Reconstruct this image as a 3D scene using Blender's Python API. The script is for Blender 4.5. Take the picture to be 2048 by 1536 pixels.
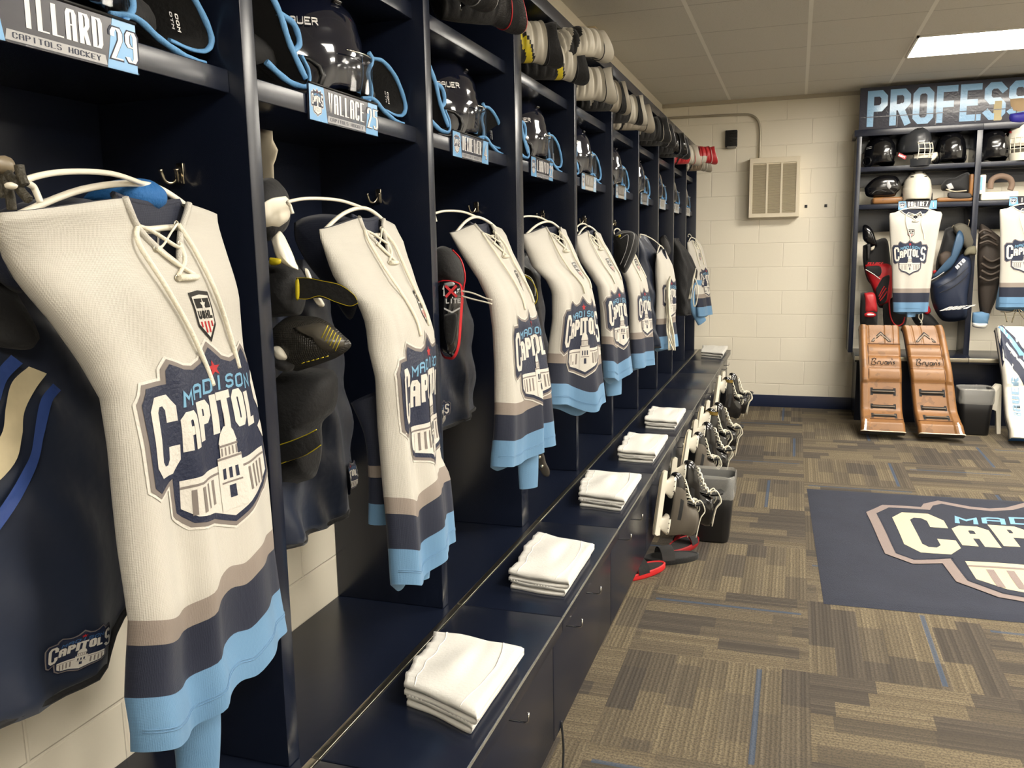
import bpy, bmesh, math, random
from math import sin, cos, pi, radians, sqrt, floor as fl
from mathutils import Vector, Matrix
from mathutils.geometry import tessellate_polygon
for o in list(bpy.data.objects): bpy.data.objects.remove(o)
SC = bpy.context.scene; COL = SC.collection
# ------------------------------------------------------------------ camera
YAW, PITCH, ROLL, FPX, CH = -.3231, -.1573, -.0191, 1698.1, 1.4135
_f = Vector((sin(YAW)*cos(PITCH), cos(YAW)*cos(PITCH), sin(PITCH)))
_r = _f.cross(Vector((0, 0, 1))).normalized(); _u = _r.cross(_f)
CR = _r*cos(ROLL)+_u*sin(ROLL); CU = -_r*sin(ROLL)+_u*cos(ROLL); CF = _f
CP = Vector((0, 0, CH))
cd = bpy.data.cameras.new('camera'); cam = bpy.data.objects.new('camera', cd); COL.objects.link(cam)
cd.sensor_width = 36; cd.lens = FPX/2048*36; cd.clip_start = .02; cd.clip_end = 60
m3 = Matrix((CR, CU, -CF)).transposed(); cam.matrix_world = Matrix.Translation(CP) @ m3.to_4x4()
SC.camera = cam
W = bpy.data.worlds.new('world'); SC.world = W; W.use_nodes = True
W.node_tree.nodes['Background'].inputs[0].default_value = (.9, .85, .75, 1)
W.node_tree.nodes['Background'].inputs[1].default_value = .02
SC.view_settings.view_transform = 'Standard'; SC.view_settings.look = 'None'
SC.view_settings.gamma = 1; SC.view_settings.use_curve_mapping = False
SC.view_settings.exposure = 0.0
LIGHT = 39.5
LIGHTS = [(.64, 5.83), (.64, 3.43), (.64, .99), (.64, -1.45), (3.08, 5.87), (3.08, 3.43), (3.08, .99)]
def at(x, y, Y):
    "the point seen at photo pixel (x, y) that lies in the plane at room depth Y"
    d = CF*FPX + CR*(x-1024) - CU*(y-768); return CP + d*(Y/d.y)
def atX(x, y, X):
    d = CF*FPX + CR*(x-1024) - CU*(y-768); return CP + d*(X/d.x)
# ------------------------------------------------------------------ materials
def s2l(c):
    f = lambda v: v/12.92 if v <= .04045 else ((v+.055)/1.055)**2.4
    return tuple(f(v/255) for v in c)+(1,)
MC = {}
def mat(name, rgb, rough=.6, metal=0, spec=.5, bump=0, bscale=60, coat=0, var=0, vscale=8, trans=0, sheen=0, emit=None, alpha=1, lin=False, weave=0):
    if name in MC: return MC[name]
    m = bpy.data.materials.new(name); m.use_nodes = True; nt = m.node_tree; b = nt.nodes['Principled BSDF']
    c = rgb if lin else s2l(rgb)
    b.inputs['Base Color'].default_value = c; b.inputs['Roughness'].default_value = rough
    b.inputs['Metallic'].default_value = metal; b.inputs['Specular IOR Level'].default_value = spec
    b.inputs['Coat Weight'].default_value = coat; b.inputs['Coat Roughness'].default_value = .03 if coat >= 1 else .1
    b.inputs['Sheen Weight'].default_value = sheen; b.inputs['Transmission Weight'].default_value = trans
    b.inputs['Alpha'].default_value = alpha
    if emit: b.inputs['Emission Color'].default_value = c; b.inputs['Emission Strength'].default_value = emit
    tc = nt.nodes.new('ShaderNodeTexCoord')
    if var:
        n = nt.nodes.new('ShaderNodeTexNoise'); n.inputs['Scale'].default_value = vscale; n.inputs['Detail'].default_value = 4
        nt.links.new(tc.outputs['Object'], n.inputs['Vector'])
        mx = nt.nodes.new('ShaderNodeMix'); mx.data_type = 'RGBA'
        mx.inputs[6].default_value = tuple(v*(1-var) for v in c[:3])+(1,); mx.inputs[7].default_value = tuple(min(1, v*(1+var)) for v in c[:3])+(1,)
        nt.links.new(n.outputs['Fac'], mx.inputs[0]); nt.links.new(mx.outputs[2], b.inputs['Base Color'])
    if bump:
        n = nt.nodes.new('ShaderNodeTexVoronoi' if weave else 'ShaderNodeTexNoise'); n.inputs['Scale'].default_value = bscale
        if weave: n.inputs['Randomness'].default_value = .15
        nt.links.new(tc.outputs['Object'], n.inputs['Vector'])
        bp = nt.nodes.new('ShaderNodeBump'); bp.inputs['Strength'].default_value = bump; bp.inputs['Distance'].default_value = .004
        nt.links.new(n.outputs[0], bp.inputs['Height']); nt.links.new(bp.outputs[0], b.inputs['Normal'])
    MC[name] = m; return m
class G:
    "tiny node-graph helper"
    def __init__(s, name):
        s.m = bpy.data.materials.new(name); s.m.use_nodes = True; s.nt = s.m.node_tree; s.b = s.nt.nodes['Principled BSDF']; MC[name] = s.m
        s.pos = s.nt.nodes.new('ShaderNodeNewGeometry').outputs['Position']
    def put(s, sock, v):
        if hasattr(v, 'links'): s.nt.links.new(v, sock)
        else: sock.default_value = v
    def m_(s, op, a, b=0, c=0):
        n = s.nt.nodes.new('ShaderNodeMath'); n.operation = op
        for i, v in enumerate((a, b, c)): s.put(n.inputs[i], v)
        return n.outputs[0]
    def xyz(s):
        n = s.nt.nodes.new('ShaderNodeSeparateXYZ'); s.nt.links.new(s.pos, n.inputs[0]); return n.outputs
    def vec(s, a, b, c=0):
        n = s.nt.nodes.new('ShaderNodeCombineXYZ')
        for i, v in enumerate((a, b, c)): s.put(n.inputs[i], v)
        return n.outputs[0]
    def rnd(s, v):
        n = s.nt.nodes.new('ShaderNodeTexWhiteNoise'); s.nt.links.new(v, n.inputs['Vector']); return n.outputs['Value']
    def noise(s, scale, v=None, det=3):
        n = s.nt.nodes.new('ShaderNodeTexNoise'); n.inputs['Scale'].default_value = scale; n.inputs['Detail'].default_value = det
        s.nt.links.new(v or s.pos, n.inputs['Vector']); return n.outputs['Fac']
    def mix(s, f, a, b):
        n = s.nt.nodes.new('ShaderNodeMix'); n.data_type = 'RGBA'; s.put(n.inputs[0], f); s.put(n.inputs[6], a); s.put(n.inputs[7], b); return n.outputs[2]
    def mixf(s, f, a, b):
        n = s.nt.nodes.new('ShaderNodeMix'); s.put(n.inputs[0], f); s.put(n.inputs[2], a); s.put(n.inputs[3], b); return n.outputs[0]
    def bump(s, h, st=.3, dist=.005):
        n = s.nt.nodes.new('ShaderNodeBump'); n.inputs['Strength'].default_value = st; n.inputs['Distance'].default_value = dist
        s.nt.links.new(h, n.inputs['Height']); s.nt.links.new(n.outputs[0], s.b.inputs['Normal'])
def cmu(name, ax, off):
    g = G(name); x, y, z = g.xyz()
    v = g.vec(g.m_('SUBTRACT', x if ax == 'x' else y, off), z)
    br = g.nt.nodes.new('ShaderNodeTexBrick'); g.nt.links.new(v, br.inputs['Vector'])
    br.inputs['Scale'].default_value = 1; br.inputs['Brick Width'].default_value = .4064; br.inputs['Row Height'].default_value = .2032
    br.inputs['Mortar Size'].default_value = .0045; br.inputs['Mortar Smooth'].default_value = .6; br.inputs['Bias'].default_value = 0
    br.inputs['Color1'].default_value = (.83, .77, .64, 1); br.inputs['Color2'].default_value = (.85, .79, .66, 1); br.inputs['Mortar'].default_value = (.83, .77, .64, 1)
    g.nt.links.new(br.outputs['Color'], g.b.inputs['Base Color']); g.b.inputs['Roughness'].default_value = .45
    h = g.m_('SUBTRACT', g.m_('MULTIPLY', g.noise(90), .12), br.outputs['Fac']); g.bump(h, .55, .005); return g.m
def carpet():
    g = G('carpet_tiles'); x, y, z = g.xyz(); T = .608
    X = g.m_('DIVIDE', g.m_('SUBTRACT', x, .084-T*20), T); Y = g.m_('DIVIDE', g.m_('SUBTRACT', y, 2.818-T*20), T)
    ix, iy = g.m_('FLOOR', X), g.m_('FLOOR', Y); fx, fy = g.m_('FRACT', X), g.m_('FRACT', Y)
    par = g.m_('MODULO', g.m_('ADD', ix, iy), 2); par = g.m_('GREATER_THAN', par, .5)
    rt = g.rnd(g.vec(ix, iy, 3))
    u = g.mixf(par, fy, fx); v = g.mixf(par, fx, fy)      # u runs along the ribs
    k = g.m_('FLOOR', g.m_('MULTIPLY', v, 7)); rk = g.rnd(g.vec(k, g.m_('MULTIPLY', rt, 91), 1))
    seg = g.m_('FLOOR', g.m_('ADD', g.m_('MULTIPLY', u, 2.2), g.m_('MULTIPLY', rk, 5)))
    r1 = g.rnd(g.vec(g.m_('ADD', k, g.m_('MULTIPLY', ix, 13)), seg, iy)); r2 = g.rnd(g.vec(g.m_('FLOOR', g.m_('MULTIPLY', v, 3.5)), seg, g.m_('MULTIPLY', rt, 57)))
    tone = g.m_('MULTIPLY_ADD', r1, .5, g.m_('MULTIPLY', r2, .5))
    tone = g.m_('SMOOTH_MIN', g.m_('MAXIMUM', g.m_('MULTIPLY_ADD', g.m_('SUBTRACT', tone, .47), 3.4, .5), 0), 1, .1)
    rib = g.m_('MULTIPLY_ADD', g.m_('SINE', g.m_('MULTIPLY', v, 2*pi*44)), .5, .5)
    rn = g.rnd(g.vec(g.m_('FLOOR', g.m_('MULTIPLY', v, 44)), ix, iy))
    fu = g.noise(150, det=4); fu2 = g.noise(60, det=4)
    dark = g.mix(rn, (.062, .055, .050, 1), (.105, .090, .075, 1)); tan = g.mix(rn, (.160, .130, .086, 1), (.232, .190, .124, 1))
    c = g.mix(tone, dark, tan); c = g.mix(g.m_('MULTIPLY', g.m_('SUBTRACT', 1, rib), .28), c, (.045, .04, .036, 1))
    c = g.mix(g.m_('MULTIPLY', g.m_('GREATER_THAN', fu, .53), .55), c, (.055, .05, .045, 1))
    c = g.mix(g.m_('MULTIPLY', fu2, .3), c, (.10, .08, .055, 1))
    pos = g.m_('MULTIPLY_ADD', rt, .3, .62)
    bl = g.m_('LESS_THAN', g.m_('ABSOLUTE', g.m_('SUBTRACT', v, pos)), .014)
    bl = g.m_('MULTIPLY', bl, g.m_('GREATER_THAN', g.rnd(g.vec(ix, iy, 9)), .35)); bl = g.m_('MULTIPLY', bl, g.m_('LESS_THAN', g.m_('ABSOLUTE', g.m_('SUBTRACT', u, .5)), .46))
    c = g.mix(g.m_('MULTIPLY', bl, .7), c, (.055, .085, .14, 1))
    g.nt.links.new(c, g.b.inputs['Base Color']); g.b.inputs['Roughness'].default_value = .95; g.b.inputs['Specular IOR Level'].default_value = .1
    g.bump(g.m_('ADD', g.m_('MULTIPLY', rib, .4), fu), .6, .004); return g.m
def ceiling_mat():
    g = G('ceiling_tiles'); x, y, z = g.xyz(); T = .6096
    dx = g.m_('ABSOLUTE', g.m_('SUBTRACT', g.m_('FRACT', g.m_('DIVIDE', g.m_('ADD', x, 20*T-.03+T/2), T)), .5))
    dy = g.m_('ABSOLUTE', g.m_('SUBTRACT', g.m_('FRACT', g.m_('DIVIDE', g.m_('ADD', y, 20*T-5.87+T/2), T)), .5))
    bx = g.m_('LESS_THAN', dx, .018); by = g.m_('LESS_THAN', dy, .008)
    n = g.noise(150); c = g.mix(g.m_('GREATER_THAN', n, .6), (.66, .635, .58, 1), (.60, .58, .52, 1))
    c = g.mix(by, c, (.45, .43, .39, 1)); c = g.mix(bx, c, (.84, .82, .76, 1))
    g.nt.links.new(c, g.b.inputs['Base Color']); g.b.inputs['Roughness'].default_value = .9; g.bump(g.m_('MAXIMUM', n, g.m_('MULTIPLY', bx, 3)), .25, .004); return g.m
def leather():
    g = G('tan_leather'); n = g.noise(5, det=5); c = g.mix(n, (.155, .066, .020, 1), (.33, .155, .050, 1))
    st = g.m_('GREATER_THAN', g.noise(14, det=6), .60); c = g.mix(g.m_('MULTIPLY', st, .35), c, (.09, .045, .02, 1))
    g.nt.links.new(c, g.b.inputs['Base Color']); g.b.inputs['Roughness'].default_value = .42; g.bump(g.noise(60, det=5), .15); return g.m
NAVY = mat('navy_paint', (20, 26, 42), .26, bump=.04, bscale=30, spec=.5)
NAVYW = mat('navy_worn_edge', (120, 118, 108), .45, var=.4, vscale=60)
METAL = mat('brushed_steel', (200, 195, 180), .28, 1)
NICKEL = mat('nickel', (190, 180, 160), .22, 1)
JW = mat('jersey_white', (194, 190, 181), .62, bump=.25, bscale=480, sheen=.2, weave=1)
JN = mat('jersey_navy', (24, 31, 52), .7, bump=.2, bscale=480, sheen=.1, weave=1)
JG = mat('jersey_grey', (142, 131, 123), .65, bump=.2, bscale=480, weave=1)
JB = mat('jersey_sky_blue', (99, 140, 177), .65, bump=.2, bscale=480, sheen=.1, weave=1)
CN = mat('crest_navy', (28, 36, 60), .5, bump=.3, bscale=220); CW = mat('crest_white', (208, 204, 196), .5, bump=.3, bscale=220)
CG = mat('crest_grey', (122, 114, 110), .5); CB = mat('crest_sky_blue', (108, 158, 190), .45); CRD = mat('crest_red', (170, 30, 38), .5)
BLK = mat('black_fabric', (20, 20, 22), .75, bump=.3, bscale=120, sheen=.1); BLKG = mat('black_gloss', (14, 14, 17), .18, coat=.6)
BLKP = mat('black_plastic', (22, 22, 24), .4); DGREY = mat('dark_grey_fabric', (58, 57, 58), .8, bump=.2)
NVF = mat('navy_nylon', (29, 38, 58), .42, bump=.35, bscale=26, sheen=.2, var=.15, vscale=12); NVG = mat('navy_gloss', (16, 20, 36), .1, coat=1)
WHP = mat('white_plastic', (236, 230, 214), .35); WHF = mat('white_fabric', (226, 224, 218), .8, bump=.2, bscale=160, sheen=.2)
BLU = mat('sky_blue_binding', (104, 160, 212), .6, bump=.3, bscale=200); RED = mat('red_fabric', (190, 26, 36), .5); YEL = mat('yellow_print', (190, 172, 24), .5)
ROY = mat('royal_blue_fabric', (30, 96, 160), .75, bump=.4, bscale=200); LACE = mat('lace_white', (232, 226, 208), .8, bump=.4, bscale=300)
CREAM = mat('cream_fabric', (205, 192, 158), .7, bump=.4, bscale=40, var=.2, vscale=30); TAN = leather(); OLIVE = mat('dark_gold', (120, 96, 30), .5)
BEIGE = mat('beige_enamel', (224, 213, 190), .45); SHADE = mat('dark_interior', (30, 28, 26), .9)
LINER = mat('clear_liner', (235, 235, 230), .16, trans=.55, alpha=.5, bump=.7, bscale=22); CLEAR = mat('clear_visor', (240, 245, 250), .05, trans=1, alpha=.22)
SKYP = mat('plate_sky_blue', (120, 176, 226), .25, coat=1); PLD = mat('plate_dark', (38, 38, 52), .25, coat=1); PLW = mat('plate_white', (235, 233, 230), .25, coat=1)
PLS = mat('plate_silver', (170, 170, 172), .25, coat=1); SCARLET = mat('scarlet_leather', (176, 40, 46), .45); STEEL = mat('blade_steel', (210, 208, 200), .15, 1)
SGN = mat('sign_navy', (48, 50, 64), .3, bump=.5, bscale=60, coat=.4); SGB = mat('sign_blue', (110, 160, 200), .3, bump=.5, bscale=60, coat=.4)
RUGN = mat('rug_navy', (44, 48, 62), .95, bump=.9, bscale=260, var=.18, vscale=9); RUGC = mat('rug_cream', (212, 198, 164), .95, bump=.9, bscale=260)
RUGG = mat('rug_grey', (140, 126, 122), .95, bump=.9, bscale=260); RUGB = mat('rug_blue', (126, 172, 205), .95, bump=.9, bscale=260)
# ------------------------------------------------------------------ objects
def tag(o, label=None, cat=None, group=None, kind=None):
    if label: o['label'] = label
    if cat: o['category'] = cat
    if group: o['group'] = group
    if kind: o['kind'] = kind
    return o
def wloc(p):
    v = Vector((0, 0, 0))
    while p: v = v+p.location; p = p.parent
    return v
class MB:
    def __init__(s): s.v = []; s.f = []; s.mi = []; s.ms = []; s.sm = []
    def mid(s, m):
        if m not in s.ms: s.ms.append(m)
        return s.ms.index(m)
    def add(s, vs, fs, m, smooth=True):
        n = len(s.v); s.v += [Vector(p) for p in vs]; i = s.mid(m)
        for f in fs: s.f.append([k+n for k in f]); s.mi.append(i); s.sm.append(smooth)
        return s
    def box(s, a, b, m, bev=0, mtx=None):
        bm = bmesh.new(); bmesh.ops.create_cube(bm, size=1)
        for v in bm.verts: v.co = Vector([(a[i]+b[i])/2+v.co[i]*(b[i]-a[i]) for i in range(3)])
        if bev: bmesh.ops.bevel(bm, geom=bm.edges[:], offset=bev, segments=3, profile=.5, affect='EDGES')
        s.bm(bm, m, mtx, smooth=bool(bev)); return s
    def bm(s, bm, m, mtx=None, smooth=True):
        bm.verts.index_update(); s.add([(mtx @ v.co if mtx else v.co.copy()) for v in bm.verts], [[v.index for v in f.verts] for f in bm.faces], m, smooth); bm.free()
    def grid(s, fn, nu, nv, m, cu=False, cv=False):
        "fn(i, j) -> point; m material or fn(i, j)"
        n = len(s.v); s.v += [Vector(fn(i, j)) for j in range(nv) for i in range(nu)]
        for j in range(nv if cv else nv-1):
            for i in range(nu if cu else nu-1):
                q = [n+j*nu+i, n+j*nu+(i+1) % nu, n+((j+1) % nv)*nu+(i+1) % nu, n+((j+1) % nv)*nu+i]
                mm = m(i, j) if callable(m) else m
                if mm is None: continue
                s.f.append(q); s.mi.append(s.mid(mm)); s.sm.append(True)
        return s
    def tube(s, path, r, m, n=8, cap=True, closed=False, flat=1):
        P = [Vector(p) for p in path]; N = len(P); rr = r if isinstance(r, (list, tuple)) else [r]*N
        up = None; k0 = len(s.v)
        for i, p in enumerate(P):
            t = (P[(i+1) % N]-P[i-1]) if closed else (P[min(i+1, N-1)]-P[max(i-1, 0)])
            t = t.normalized() if t.length > 1e-9 else Vector((0, 0, 1))
            if up is None: up = t.orthogonal().normalized()
            up = (up - t*up.dot(t)); up = up.normalized() if up.length > 1e-6 else t.orthogonal().normalized()
            w = t.cross(up)
            for k in range(n): a = 2*pi*k/n; s.v.append(p+(up*cos(a)+w*sin(a)*flat)*rr[i])
        mi = s.mid(m)
        for i in range(N if closed else N-1):
            for k in range(n):
                a, b = k0+i*n, k0+((i+1) % N)*n
                s.f.append([a+k, a+(k+1) % n, b+(k+1) % n, b+k]); s.mi.append(mi); s.sm.append(True)
        if cap and not closed:
            s.f.append([k0+k for k in range(n)][::-1]); s.mi.append(mi); s.sm.append(False)
            s.f.append([k0+(N-1)*n+k for k in range(n)]); s.mi.append(mi); s.sm.append(False)
        return s
    def lathe(s, prof, m, n=24, c=(0, 0, 0), sx=1, sy=1):
        return s.grid(lambda i, j: (c[0]+prof[j][0]*cos(2*pi*i/n)*sx, c[1]+prof[j][0]*sin(2*pi*i/n)*sy, c[2]+prof[j][1]), n, len(prof), m, cu=True)
    def ell(s, c, r, m, n=20, k=12, mtx=None, fn=None):
        def p(i, j):
            a, b = 2*pi*i/n, -pi/2+pi*j/(k-1); q = Vector((cos(a)*cos(b), sin(a)*cos(b), sin(b)))
            if fn: q = fn(q)
            q = Vector((q.x*r[0], q.y*r[1], q.z*r[2])); q = (mtx @ q) if mtx else q
            return q+Vector(c)
        return s.grid(p, n, k, m, cu=True)
    def prism(s, pts, ext, m, mtx=None, bev=0):
        "pts closed outline of 3D points, extruded by vector ext"
        n = len(pts); P = [Vector(p) for p in pts]; e = Vector(ext)
        tr = tessellate_polygon([P]); vs = P+[p+e for p in P]
        fs = [list(t) for t in tr]+[[k+n for k in t][::-1] for t in tr]+[[i, (i+1) % n, (i+1) % n+n, i+n] for i in range(n)]
        if mtx: vs = [mtx @ v for v in vs]
        return s.add(vs, fs, m, False)
    def rot(s, mtx):
        s.v = [mtx @ v for v in s.v]; return s
    def build(s, name, parent=None, label=None, cat=None, group=None, kind=None, local=False, origin=None, subd=0):
        me = bpy.data.meshes.new(name)
        if origin is None:
            if parent is None:
                xs = [v.x for v in s.v]; ys = [v.y for v in s.v]; origin = Vector(((min(xs)+max(xs))/2, (min(ys)+max(ys))/2, min(v.z for v in s.v)))
            else: origin = Vector((0, 0, 0)) if local else wloc(parent)
        me.from_pydata([v-origin for v in s.v], [], s.f)
        for m in s.ms: me.materials.append(m)
        me.polygons.foreach_set('material_index', s.mi); me.polygons.foreach_set('use_smooth', s.sm); me.update()
        bm = bmesh.new(); bm.from_mesh(me); bmesh.ops.remove_doubles(bm, verts=bm.verts[:], dist=1e-6); bmesh.ops.recalc_face_normals(bm, faces=bm.faces[:]); bm.to_mesh(me); bm.free()
        o = bpy.data.objects.new(name, me); COL.objects.link(o)
        if parent is None: o.location = origin
        else: o.parent = parent
        if subd: md = o.modifiers.new('s', 'SUBSURF'); md.levels = subd; md.render_levels = subd
        return tag(o, label, cat, group, kind)
def thing(name, loc, label, cat, group=None, rz=0):
    o = bpy.data.objects.new(name, None); COL.objects.link(o); o.location = loc; o.rotation_euler = (0, 0, rz); o.empty_display_size = .05
    return tag(o, label, cat, group)
def copy_tree(o, parent=None):
    c = o.copy(); COL.objects.link(c); c.parent = parent
    for ch in [q for q in bpy.data.objects if q.parent == o]: copy_tree(ch, c)
    return c
def struct(mb, name, parent=None): return mb.build(name, parent, kind=None if parent else 'structure')
def spline(pts, n):
    "Catmull-Rom through the points, n per span"
    P = [Vector(p) for p in pts]; out = []
    for i in range(len(P)-1):
        a, b, c, d = P[max(i-1, 0)], P[i], P[i+1], P[min(i+2, len(P)-1)]
        for k in range(n):
            t = k/n; out.append(.5*((2*b)+(c-a)*t+(2*a-5*b+4*c-d)*t*t+(3*b-a-3*c+d)*t**3))
    return out+[P[-1]]
# ------------------------------------------------------------------ lettering: centre-line strokes on a 4 x 8 grid
GL = {'A': "00 07 18 38 47 40,04 44", 'B': "00 08 38 47 45 34 04,34 43 41 30 00", 'C': "46 47 38 18 07 01 10 30 41 42", 'D': "00 08 38 47 41 30 00", 'E': "48 08 00 40,04 34",
      'F': "48 08 00,04 34", 'H': "00 08,40 48,04 44", 'I': "20 28", 'J': "48 41 30 10 01 02", 'K': "00 08,48 04 40", 'L': "08 00 40", 'M': "00 08 24 48 40", 'N': "00 08 40 48", 'O': "10 01 07 18 38 47 41 30 10",
      'P': "00 08 38 47 45 34 04", 'R': "00 08 38 47 45 34 04,24 40", 'S': "47 38 18 07 05 14 34 43 41 30 10 01", 'T': "08 48,20 28", 'U': "08 01 10 30 41 48", 'V': "08 20 48", 'W': "08 10 24 30 48",
      'X': "00 48,08 40", 'Y': "08 24 48,24 20", 'Z': "08 48 00 40", '1': "16 28 20", '2': "06 07 18 38 47 45 00 40", '4': "30 38 02 42", '5': "48 08 05 35 44 41 30 10 01", '9': "01 10 30 41 47 38 18 07 05 14 44",
      "'": "28 26", '.': "20 21", '3': "07 18 38 47 45 34 24,34 43 41 30 10 01", '7': "08 48 20", '0': "10 01 07 18 38 47 41 30 10"}
def glyph(ch, x0, y0, w, h, t, slant=0):
    "list of quads/tris (2D) for one letter inside the box x0,y0,w,h with stroke thickness t"
    if ch not in GL: return []
    out = []; sx, sy = (w-t)/4, (h-t)/8
    if ch in "I'.": sx = 0; x0 = x0+w/2-t/2-0
    for st in GL[ch].split(','):
        P = [Vector((x0+t/2+int(q[0])*sx, y0+t/2+int(q[1])*sy)) for q in st.split()]; cl = P[0] == P[-1]
        off = []
        for i, p in enumerate(P):
            a = P[i-1] if i else (P[-2] if cl else None); b = P[i+1] if i < len(P)-1 else (P[1] if cl else None)
            d1 = (p-a).normalized() if a is not None else None; d2 = (b-p).normalized() if b is not None else None
            if d1 is None: n = Vector((-d2.y, d2.x)); k = 1; e = -d2
            elif d2 is None: n = Vector((-d1.y, d1.x)); k = 1; e = d1
            else:
                n = Vector((-(d1.y+d2.y), d1.x+d2.x)); n = n.normalized() if n.length > 1e-6 else Vector((-d1.y, d1.x)); k = min(1/max(.35, n.dot(Vector((-d1.y, d1.x)))), 2.2); e = Vector((0, 0))
            q = p+e*t/2; off.append((q+n*k*t/2, q-n*k*t/2))
        for i in range(len(P)-1): out.append([off[i][0], off[i][1], off[i+1][1], off[i+1][0]])
    return [[(p.x+slant*(p.y-y0), p.y) for p in q] for q in out]
def text(s, x0, y0, w, h, t, gap=.18, slant=0, arch=0):
    n = len(s); cw = w/(n+gap*(n-1)) if n else w; out = []
    for i, ch in enumerate(s):
        xx = x0+i*cw*(1+gap); c = (i/(n-1)-.5)*2 if n > 1 else 0
        out += glyph(ch, xx, y0+arch*(1-c*c), cw, h, min(t, cw*.42), slant)
    return out
def poly(pts): return [list(pts)]
def rect(x0, y0, x1, y1): return [[(x0, y0), (x1, y0), (x1, y1), (x0, y1)]]
def mirror(h): return h+[(1-x, y) for x, y in h[::-1] if abs(x-.5) > 1e-6]
def grow(P, d):
    n = len(P); A = sum(P[i][0]*P[(i+1) % n][1]-P[(i+1) % n][0]*P[i][1] for i in range(n)); sg = 1 if A > 0 else -1; out = []
    for i in range(n):
        a, b, c = Vector(P[i-1]), Vector(P[i]), Vector(P[(i+1) % n]); d1, d2 = (b-a).normalized(), (c-b).normalized()
        nn = Vector((d1.y+d2.y, -(d1.x+d2.x))); nn = nn.normalized(); k = min(1/max(.4, nn.dot(Vector((d1.y, -d1.x)))), 2.2); out.append(tuple(b+nn*d*k*sg))
    return out
def star(cx, cy, r): return [(cx+(r if k % 2 == 0 else r*.42)*sin(pi*k/5), cy+(r if k % 2 == 0 else r*.42)*cos(pi*k/5)) for k in range(10)]
SH = mirror([(.5, .02), (.36, .09), (.22, .125), (.155, .20), (.145, .385), (.04, .345), (0, .385), (-.01, .79), (.035, .86), (.165, .86), (.185, .925), (.215, .955), (.29, .915), (.36, .90), (.43, .925), (.5, 1.0)])[::-1]
SH = [(x, y) for x, y in SH]
def crest_layers(n, w, g, b, r, out=None):
    "layers (polys, material, height) of the shield crest in the unit square"
    L = [(poly(grow(SH, .035)), out or w, 0), (poly(grow(SH, .022)), g, 1), (poly(SH), n, 2)]
    Lt = glyph('C', .03, .41, .155, .40, .052)+glyph('S', .815, .41, .155, .40, .052)
    for ch, x, ww, y0, h in (('A', .195, .105, .505, .20), ('P', .31, .10, .525, .21), ('I', .41, .06, .535, .215), ('T', .465, .10, .54, .215), ('O', .575, .10, .535, .21), ('L', .685, .085, .515, .20)):
        Lt += glyph(ch, x, y0, ww, h, .044)
    L.append((Lt, w, 3)); L.append((text('MADISON', .215, .73, .57, .078, .0145, .22, .15, .035), b, 3)); L.append((poly(star(.5, .885, .045)), r, 3))
    base = [(.175, .36), (.175, .215), (.235, .155), (.37, .12), (.5, .055), (.63, .12), (.765, .155), (.825, .215), (.825, .36)]
    L.append((poly(base), w, 3)); L.append(([q for k in range(4) for q in rect(.215+k*.05, .165, .235+k*.05, .30)+rect(.765-k*.05, .165, .785-k*.05, .30)]+rect(.175, .315, .825, .328), g, 4))
    L.append((rect(.425, .10, .575, .40)+rect(.445, .40, .555, .475)+poly([(.44, .475), (.455, .53), (.48, .565), (.52, .565), (.545, .53), (.56, .475)])+rect(.492, .565, .508, .64), w, 5))
    L.append((rect(.425, .385, .575, .397)+rect(.44, .455, .56, .467)+[q for k in range(5) for q in rect(.452+k*.023, .405, .460+k*.023, .45)]+rect(.44, .25, .56, .26), g, 6))
    L.append(([q for k in range(3) for q in rect(.452+k*.037, .275, .470+k*.037, .335)]+rect(.482, .165, .518, .235), n, 6))
    return L
def decal(mb, layers, fn, step, h=.0006):
    "cut the flat layers on a grid and lay them on a surface: fn(x, y, height)->3D; step=(sx, sy) in layer units"
    for polys, m, lay in layers:
        bm = bmesh.new()
        for kk, P in enumerate(polys):
            P = [Vector((p[0], p[1], kk*2e-6)) for p in P]
            if len(P) <= 4:
                try: bm.faces.new([bm.verts.new(p) for p in P])
                except ValueError: pass
            else:
                vs = [bm.verts.new(p) for p in P]
                for t in tessellate_polygon([P]):
                    try: bm.faces.new([vs[k] for k in t])
                    except ValueError: pass
        if step:
            for ax in (0, 1):
                lo = min(v.co[ax] for v in bm.verts); hi = max(v.co[ax] for v in bm.verts); k = math.ceil(lo/step[ax]+1e-6)
                while k*step[ax] < hi-1e-6:
                    co = Vector((0, 0, 0)); co[ax] = k*step[ax]; no = Vector((0, 0, 0)); no[ax] = 1
                    bmesh.ops.bisect_plane(bm, geom=bm.verts[:]+bm.edges[:]+bm.faces[:], dist=1e-7, plane_co=co, plane_no=no); k += 1
        bm.verts.index_update(); i = mb.mid(m); n = len(mb.v)
        mb.v += [Vector(fn(v.co.x, v.co.y, (lay+1)*h+v.co.z)) for v in bm.verts]
        for f in bm.faces: mb.f.append([v.index+n for v in f.verts]); mb.mi.append(i); mb.sm.append(True)
        bm.free()
    return mb
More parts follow.
